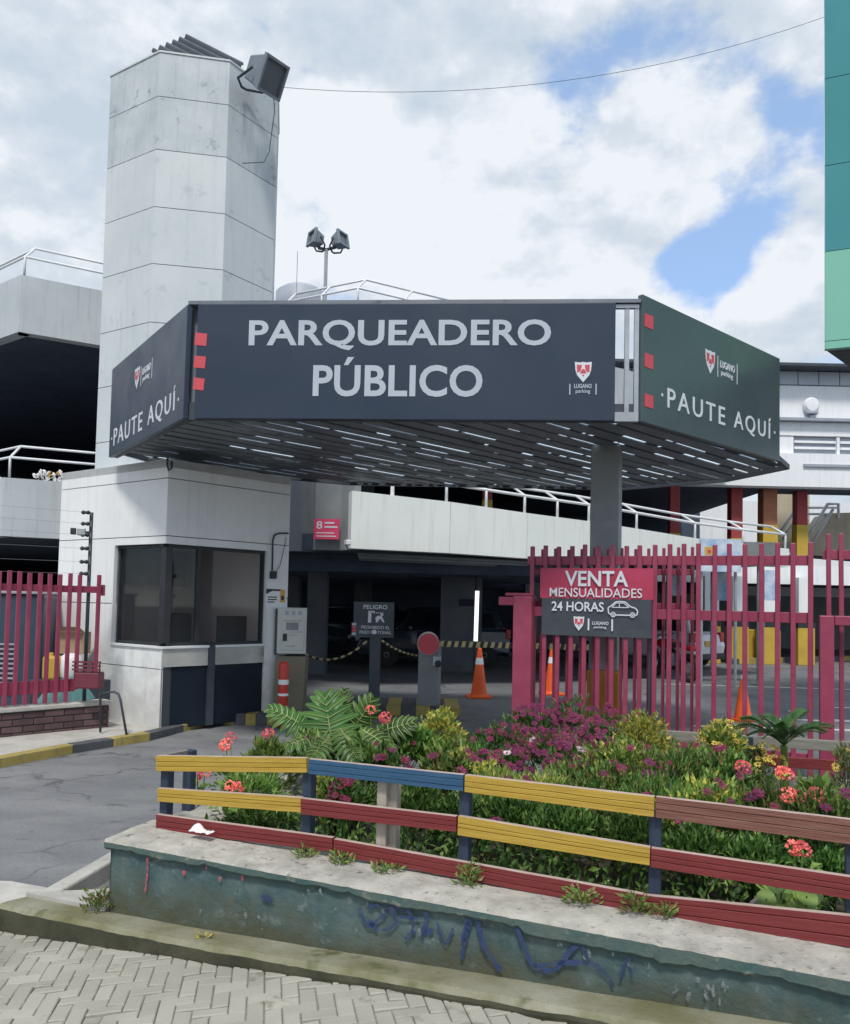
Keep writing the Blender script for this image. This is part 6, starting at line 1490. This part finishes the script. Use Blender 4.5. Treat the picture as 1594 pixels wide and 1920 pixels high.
# tall purple daisies at the back
PG = 'purple daisy bushes'
for lab, x, y, Y, hw, k in (('purple daisy bush right of the golden shrub with flowers low at its left', 925, 1375, 5.5, 62, 40), ('tall purple daisy bush below the crimson gate pillar', 1000, 1330, 6.0, 72, 48), ('tallest purple daisy bush below the left part of the banner', 1092, 1318, 6.1, 78, 52),
                            ('purple daisy bush beside the second golden shrub', 1125, 1362, 5.5, 50, 34), ('purple daisy bush in the middle of the purple drift', 1045, 1378, 5.2, 62, 44), ('low purple daisy bush above the yellow top board', 955, 1412, 4.8, 48, 26), ('purple daisy bush reaching down the middle of the bed towards the boards', 1072, 1398, 4.55, 52, 44), ('small purple daisy bush above the seam of blue and yellow boards', 900, 1405, 4.7, 42, 26)):
    bush('daisy_bush', lab, 'flower bush', x, y, Y, hw, DM, 900, .060, .011, (('purple', k, .75), ('pale', 1 if Y < 5.3 else 0, 1)), PG)
# green mass of daisy foliage
GG = 'leafy green daisy bushes'
gl = ['feathery green bush above the yellow board next to the purple drift', 'feathery green bush in front of the second golden shrub', 'feathery green bush in the middle of the bed with one magenta flower', 'feathery green bush left of the coral geranium', 'feathery green bush just above the seam of blue and yellow boards', 'dense green bush above the long yellow top board', 'dense green bush above the right end of the yellow top board',
      'dense green bush above the start of the weathered board', 'green bush under the three coral blooms at the right', 'bright green bush at the right edge above the weathered board', 'green bush behind the navy post right of the blue board', 'green bush above the blue board near its right end']
for gi, (lab, (x, y, Y, hw)) in enumerate(zip(gl, ((1085, 1436, 4.4, 70), (1165, 1402, 4.4, 84), (1250, 1400, 4.3, 98), (1340, 1418, 4.3, 84), (1020, 1452, 4.0, 76), (1120, 1450, 3.9, 88), (1225, 1456, 3.8, 88), (1325, 1470, 3.7, 86), (1435, 1482, 3.65, 76), (1545, 1500, 3.5, 80), (930, 1440, 4.2, 64), (835, 1425, 4.5, 55)))):
    bush('daisy_bush', lab, 'green bush', x, y + (0, -14, 8, -6)[gi % 4], Y, hw, (MM, ['leaf_mid', 'leaf_light', 'leaf_light', 'leaf_gold'], ['leaf_dark', 'leaf_mid', 'leaf_mid', 'dry2'])[gi % 3], 1350, (.058, .046, .07, .052)[gi % 4], (.010, .015, .009, .020)[gi % 4], (('purple', 3, 1), ('wine', (0, 4, 2)[gi % 3], 1)), GG, up=(.9, .6, 1.1, .5)[gi % 4])
fl_ = ['low dark green plant behind the blue board', 'low dark green plant right of the bare wood post', 'low dark green plant at the navy post below the blue board', 'low green plant behind the left half of the long yellow middle board', 'low green plant behind the middle of the long yellow middle board', 'low green plant left of the last seam of boards', 'low green plant behind the red middle board at the right', 'low green plant below the lowest coral bloom', 'low green plant at the right edge behind the boards']
for lab, (x, y, Y, hw) in zip(fl_, ((645, 1465, 4.15, 64), (770, 1478, 3.95, 66), (860, 1490, 3.85, 56), (960, 1500, 3.72, 68), (1065, 1515, 3.6, 70), (1180, 1530, 3.5, 70), (1300, 1556, 3.4, 76), (1420, 1580, 3.32, 70), (1545, 1600, 3.2, 74))):
    bush('low_plant', lab, 'green plant', x, y, Y, hw, DM, 1300, .05, .016, (('purple', 1 if 900 < x < 1000 else 0, 1),), 'low green plants behind the boards', up=.7, zb=.38)
for lab, x, y, Y, hw, n, mt in (('broad green plant filling the gap between philodendron and left golden shrub', 762, 1372, 5.1, 62, 700, ['leaf_mid', 'leaf_big', 'leaf_light']), ('green plant under the philodendron leaves just above the blue board', 690, 1392, 4.75, 62, 800, ['leaf_mid', 'leaf_dark', 'leaf_light']),
                             ('light green plant left of the philodendron above the yellow board', 590, 1388, 4.8, 60, 800, ['leaf_light', 'leaf_mid', 'leaf_pale']), ('loose green plant around the pale grass tuft', 505, 1402, 4.6, 52, 500, ['leaf_light', 'leaf_mid']), ('green plant in front of the left golden shrub', 845, 1398, 4.95, 56, 800, ['leaf_mid', 'leaf_light'])):
    bush('leafy_plant', lab, 'leafy plant', x, y, Y, hw, mt, n, .085, .026, (('wine', 2, .8),), 'mixed leafy plants', up=.6)
# golden shrubs
for lab, x, y, Y, hw, n in (('rounded golden green shrub left of the purple daisies', 826, 1338, 5.3, 44, 1100), ('larger golden green shrub below the right end of the banner', 1210, 1338, 5.4, 54, 1400), ('small lime shrub above the blue board', 865, 1412, 4.7, 46, 700), ('small lime shrub under the yellow board by the navy post', 612, 1448, 4.15, 32, 450), ('pale lime sprigs between blue and yellow boards', 905, 1432, 4.5, 40, 450)):
    bush('golden_shrub', lab, 'shrub', x, y, Y, hw, GM, n, .042, .022, (), 'golden green shrubs', up=.4, stem='leaf_light')
bush('yellow_flower_bush', 'green bush topped with small yellow flowers left of the palm', 'flower bush', 1352, 1356, 5.3, 44, ['leaf_mid', 'leaf_light', 'leaf_gold'], 1000, .05, .014, (('yellow', 26, .6),), 'bushes with small yellow flowers')
bush('yellow_flower_bush', 'loose stems of small yellow flowers in front of the palm', 'flower bush', 1432, 1402, 4.8, 42, MM, 380, .05, .012, (('yellow', 30, .7),), 'bushes with small yellow flowers')
bush('wine_flower_bush', 'low bush of wine red flowers right of the second golden shrub', 'flower bush', 1300, 1404, 4.9, 52, DM, 500, .05, .012, (('wine', 40, .8),), 'wine red flower bushes')
bush('wine_flower_bush', 'wine red flowers just above the blue board', 'flower bush', 735, 1412, 4.6, 40, DM, 420, .05, .014, (('wine', 22, .8), ('purple', 3, 1)), 'wine red flower bushes')
bush('wine_flower_bush', 'wine red flowers peeping under the blue board by the lime shrub', 'flower bush', 645, 1458, 4.0, 26, DM, 200, .045, .014, (('wine', 16, .9),), 'wine red flower bushes')
bush('herb_clump', 'pale spiky herb clump at the right edge behind the weathered board', 'herb', 1588, 1398, 4.5, 30, ['leaf_light', 'leaf_pale', 'dry'], 420, .07, .012, (('yellow', 5, .8),))
bush('leafy_plant', 'big leaved bright green plant at the right edge under the coral blooms', 'leafy plant', 1545, 1478, 3.75, 60, ['leaf_light', 'leaf_mid'], 420, .085, .045, (), None, up=.3)
bush('herb_clump', 'light green herb clump behind the yellow boards at the left', 'herb', 470, 1452, 4.25, 62, ['leaf_light', 'leaf_mid'], 700, .06, .014, (), None)
bush('herb_clump', 'dark low herbs under the left yellow middle board', 'herb', 500, 1512, 4.0, 100, DM, 900, .045, .016, (), None, zb=.36)

# coral geraniums
def geranium(label, heads, hw=.10, leaves=60):
    x, y, Y = heads[0]; p0 = at(x, y, Y); t = thing('geranium', label, 'geranium', (p0.x, Y, SOILZ - .05), 0, 'coral geraniums')
    mb = MB(); lf = MB(); base = V((p0.x, Y + .03, SOILZ - .04))
    for (x, y, Y) in heads:
        p = at(x, y, Y); mb.tube([base, lerp(base, p, .6) + V((.01, -.01, 0)), p + V((0, 0, -.01))], [.005, .004, .003], 5)
        put(t, 'coral', p, V((rg.uniform(-.3, .3), -.75, .75)), rg.uniform(.92, 1.12), 'bloom')
    for i in range(leaves):
        d = rv(); p = V((base.x + d.x * hw, base.y + d.y * hw, SOILZ + rg.uniform(.02, max(.06, (p0.z - SOILZ) * .7)))); lf.leaf(p, (d + V((0, 0, .3))).normalized(), V((0, 0, 1)), .055, .05, rg.randrange(2), .2)
    mb.build('stems', 'leaf_light', t); lf.build('foliage', ['leaf_mid', 'leaf_light'], t, recalc=False); return t
geranium('coral geranium with two blooms above the left yellow board end', [(433, 1383, 4.6), (424, 1397, 4.5)])
geranium('coral geranium single bloom beside the pale grass at the left', [(503, 1377, 4.7)])
geranium('coral geranium with two blooms right of the split leaf', [(695, 1331, 5.0), (723, 1346, 4.95)])
geranium('coral geranium with a bloom seen between the two left yellow boards', [(433, 1474, 4.1), (446, 1478, 4.12)], .08, 40)
geranium('pale coral geranium bloom behind the second navy post at the left', [(370, 1453, 4.3), (384, 1449, 4.32)], .06, 20)
geranium('coral geranium bloom in front of the yellow flowers', [(1393, 1439, 4.0)])
geranium('coral geranium bloom right below the palm', [(1465, 1447, 3.95), (1473, 1453, 3.95)])
geranium('coral geranium with three blooms in a row at the right', [(1478, 1491, 3.55), (1500, 1493, 3.53), (1531, 1491, 3.53)], .14, 80)
geranium('coral geranium bloom low between the two right boards', [(1488, 1590, 3.1), (1504, 1594, 3.1)], .08, 50)

# split-leaf philodendron
def split_leaf(parent, c, axis, nrm, L_, W_, lobes=9):
    axis = axis.normalized(); sd_ = axis.cross(nrm).normalized(); up = sd_.cross(axis)
    bl = MB(); rb = MB()
    for s_ in (-1, 1):
        for i in range(lobes):
            t = .06 + .86 * i / (lobes - 1); p = c + axis * (t - .45) * L_ + up * (.06 * L_ * math.sin(t * 3.1))
            ang = lerp(2.1, .55, t) ; d = (axis * math.cos(ang) + sd_ * s_ * math.sin(ang) - up * .12).normalized()
            ln = W_ * .5 * (math.sin(math.pi * min(1, .22 + t * .72)) ** .7) * rg.uniform(.92, 1.06); wd = L_ * rg.uniform(.125, .16)
            # finger: wide at the rib, pointed at the tip, drooping
            q = d.cross(up).normalized(); pts = []
            for k, (f, wf_) in enumerate(((0, 1.0), (.35, 1.0), (.7, .74), (.93, .36))):
                m_ = p + d * ln * f + up * (.10 * ln * math.sin(f * 2.6) - .34 * ln * f * f); pts.append((m_ + q * wd * wf_ / 2, m_, m_ - q * wd * wf_ / 2))
            tip = p + d * ln - up * ln * .32; k0 = len(bl.v)
            for a, m_, b in pts: bl.v += [a, m_ - up * .006, b]
            bl.v.append(tip)
            rb.tube([pts[0][1] + up * .003, pts[1][1] + up * .003, pts[2][1] + up * .003, pts[3][1] + up * .003], [.0035, .003, .002, .001], 4)
            for k in range(3): bl.f += [(k0 + 3 * k, k0 + 3 * k + 1, k0 + 3 * k + 4, k0 + 3 * k + 3), (k0 + 3 * k + 1, k0 + 3 * k + 2, k0 + 3 * k + 5, k0 + 3 * k + 4)]; bl.m += [0, 0]
            bl.f += [(k0 + 9, k0 + 10, k0 + 12), (k0 + 10, k0 + 11, k0 + 12)]; bl.m += [0, 0]
    bl.leaf(c + axis * .40 * L_, axis, up, L_ * .2, L_ * .12, 0, 0)
    o = bl.build('leaf', 'leaf_big', parent, recalc=False, smooth=True)
    rb.tube([c + axis * (-.5) * L_ + up * .004, c + up * (.07 * L_), c + axis * .5 * L_ + up * .004], [.006, .004, .002], 5); rb.build('rib', 'leaf_rib', o)
    return c - axis * .48 * L_
ph = thing('philodendron', 'large split leaf philodendron behind the blue board, its widest leaf facing the street', 'philodendron', tuple(V((at(640, 1400, 5).x, 5.05, SOILZ))))
pb = V((at(640, 1400, 5).x, 5.08, SOILZ - .03)); st = MB()
for x, y, Y, ax_, nr_, L_, W_ in ((618, 1364, 4.9, V((-.2, .25, .95)), V((.08, -.95, .25)), .37, .40), (548, 1352, 5.0, V((-.8, -.1, .45)), V((-.2, -.6, .75)), .30, .23), (672, 1352, 5.05, V((.5, -.05, .8)), V((.3, -.8, .4)), .31, .25),
                                  (735, 1368, 5.0, V((.75, -.2, .3)), V((.3, -.7, .65)), .29, .22), (570, 1392, 4.75, V((-.6, -.4, -.1)), V((-.2, -.5, .85)), .28, .18), (655, 1398, 4.7, V((.3, -.5, -.35)), V((.1, -.75, .6)), .30, .22), (600, 1405, 4.7, V((-.25, -.6, -.3)), V((-.1, -.7, .7)), .28, .22),
                                  (705, 1388, 4.85, V((.5, -.4, -.25)), V((.2, -.7, .7)), .28, .2), (640, 1335, 5.2, V((.1, .1, .9)), V((0, -.9, .4)), .26, .2)):
    e_ = split_leaf(ph, at(x, y, Y), ax_, nr_, L_, W_); st.tube([pb, lerp(pb, e_, .6) + V((0, .02, .03)), e_], [.008, .007, .005], 6)
st.build('stalks', 'leaf_light', ph)
# pale arching grass
sg_ = thing('spider_plant', 'pale striped arching grass tuft left of the philodendron', 'grass plant', (at(535, 1400, 4.7).x, 4.7, SOILZ)); mb = MB(); b0_ = V((at(535, 1400, 4.7).x, 4.7, SOILZ))
def blade(mb, b, d, ln, wd, m=0, droop=1.0):
    side_ = V((-d.y, d.x, 0)).normalized(); pts = []
    for i in range(6):
        f = i / 5; p = b + d * ln * f + V((0, 0, -droop * ln * f * f * .55)); pts.append((p, wd * (1 - f) ** .6 + .001))
    k = len(mb.v)
    for p, w in pts: mb.v += [p - side_ * w / 2, p + side_ * w / 2]
    for i in range(5): mb.f.append((k + 2 * i, k + 2 * i + 1, k + 2 * i + 3, k + 2 * i + 2)); mb.m.append(m)
for i in range(70):
    a = rg.uniform(0, 6.28); el = rg.uniform(.7, 1.35); blade(mb, b0_ + V((rg.uniform(-.03, .03), rg.uniform(-.03, .03), 0)), V((math.cos(a) * math.cos(el), math.sin(a) * math.cos(el), math.sin(el))), rg.uniform(.28, .42), .014, rg.randrange(2), 1.0)
mb.build('blades', ['leaf_pale', 'leaf_light'], sg_, recalc=False)
# cycad palm
M['leaf_palm'] = leafmat('leaf_palm', (.025, .075, .02), (.06, .14, .035), .2, .35)
pc_ = at(1470, 1398, 4.9); cy = thing('cycad', 'dark green palm like cycad with spreading fronds before the gate post', 'palm', (pc_.x, 4.9, SOILZ))
MB().tube([V((pc_.x + .02, 4.92, SOILZ - .05)), V((pc_.x, 4.9, pc_.z))], [.03, .022], 8).build('stalk', 'leaf_light', cy)
for tx, ty, dy in ((1378, 1366, 0), (1392, 1352, .12), (1428, 1348, .2), (1462, 1352, .25), (1512, 1338, .1), (1560, 1366, .05), (1545, 1376, -.1), (1400, 1380, -.15), (1430, 1385, -.25), (1508, 1382, -.25), (1480, 1372, -.3), (1450, 1366, -.1)):
    e_ = at(tx, ty, 4.9 + dy); d = e_ - pc_; ln = d.length; mb = MB(); n_ = 24; rib = []
    for i in range(n_ + 1):
        f = i / n_; p = lerp(pc_, e_, f) + V((0, 0, .05 * math.sin(f * math.pi))); rib.append(p)
        if i > 2:
            for s_ in (-1, 1):
                sd2 = d.normalized().cross(V((0, 0, 1))).normalized() * s_; ld = (sd2 * .75 + d.normalized() * .7 + V((0, 0, .28))).normalized(); mb.leaf(p, ld, V((0, 0, 1)), .12 * (1.15 - f * .75), .015, 0, .05)
    mb.tube(rib, .004, 4); mb.build('frond', 'leaf_palm', cy, recalc=False)
# round leaved plant, lower right
rl_ = thing('round_leaf_plant', 'plant of round bright leaves low at the right behind the bottom board', 'leafy plant', tuple(street(1470, 1700, -.5)))
mb = MB(); stq = MB()
for i in range(26):
    p = street(rg.uniform(1425, 1525), rg.uniform(1650, 1712), rg.uniform(-.60, -.30)); r = rg.uniform(.028, .05); nn_ = (V((0, -.55, .8)) + rv() * .35).normalized(); a_ = nn_.orthogonal().normalized(); b_ = nn_.cross(a_)
    k = len(mb.v); mb.v.append(p - nn_ * .006)
    for q in range(9): an_ = q * 2 * math.pi / 9; mb.v.append(p + (a_ * math.cos(an_) + b_ * math.sin(an_)) * r * rg.uniform(.9, 1.05))
    for q in range(9): mb.f.append((k, k + 1 + q, k + 1 + (q + 1) % 9)); mb.m.append(0)
    stq.tube([p, V((p.x, p.y + .03, SOILZ - .05))], .003, 4)
mb.build('foliage', 'leaf_light', rl_, recalc=False, smooth=True); stq.build('stems', 'leaf_mid', rl_)

# ground cover across the bed (one uncountable mass)
mb = MB()
for i in range(9000):
    s = rg.uniform(.35, 4.6); o = -rg.uniform(.27, 2.25) ; 
    if o < -1.2 and s < .7: continue
    p = sp(s, o, wall_top(s) - .06 + mnoise.noise(V((s * 2, o * 2, 0))) * .05 + .008 * o + rg.uniform(-.01, .10 + .08 * mnoise.noise(V((s * 3, o * 3, 5))))); d = (rv() + V((0, 0, .9))).normalized()
    mb.leaf(p, d, rv(), rg.uniform(.03, .06), rg.uniform(.010, .024), rg.choice((0, 0, 1, 1, 2)), .2)
tag(mb.build('ground_cover', ['leaf_dark', 'leaf_mid', 'leaf_light'], recalc=False), 'low leafy ground cover filling the planter between the bushes', 'ground cover', None, 'stuff')

# weeds along the wall cap and the kerb
def weed(label, p, r, h, n, mats=('leaf_mid', 'leaf_light', 'dry')):
    t = thing('weed', label, 'weed', tuple(p), 0, 'weeds on wall and kerb'); mb = MB()
    for i in range(n):
        a = rg.uniform(0, 6.28); q = p + V((math.cos(a) * r * rg.random(), math.sin(a) * r * .6 * rg.random(), rg.uniform(-.005, h))); mb.leaf(q, (V((math.cos(a), math.sin(a), .8)) + rv() * .4).normalized(), rv(), rg.uniform(.018, .04), rg.uniform(.006, .014), rg.randrange(len(mats)), .2)
    mb.build('foliage', list(mats), t, recalc=False)
    mb = MB()
    for i in range(5): mb.tube([p, p + V((rg.uniform(-r, r), rg.uniform(-r, r) * .5, h * rg.uniform(.5, 1.1)))], .0018, 4)
    mb.build('stems', 'leaf_mid', t)
for lab, x, y, r, h, n in (('small weed at the red bottom board left of its first seam', 572, 1594, .045, .04, 60), ('small weed at the first seam of the red bottom board', 638, 1606, .05, .04, 70), ('flat dry weeds right of the first seam of the red bottom board', 722, 1624, .07, .02, 60), ('weed climbing the red bottom board below the second navy post', 880, 1648, .05, .08, 110), ('spreading weed on the red bottom board left of the last navy post', 1090, 1690, .07, .05, 110), ('taller weed at the last seam of the red bottom board', 1192, 1706, .05, .06, 100), ('thin weed on the cap right of the last seam', 1246, 1718, .035, .045, 50)):
    p = street(x, y, -.165); weed(lab, V((p.x, p.y, wall_top(1.5) + .002)), r, h, n)
p = on_z(188, 1700, .175); weed('bushy weed growing at the left foot of the teal wall above the mossy kerb', V((p.x, p.y, .17)), .08, .07, 220)
for lab, x, y in (('yellowish weed leaf scrap on the mossy kerb near the graffiti', 382, 1757), ('scrap of leaf on the mossy kerb below the blue graffiti', 912, 1828)):
    p = on_z(x, y, kz(.6)); weed(lab, V((p.x, p.y, p.z)), .03, .006, 14, ('dry', 'leaf_gold'))
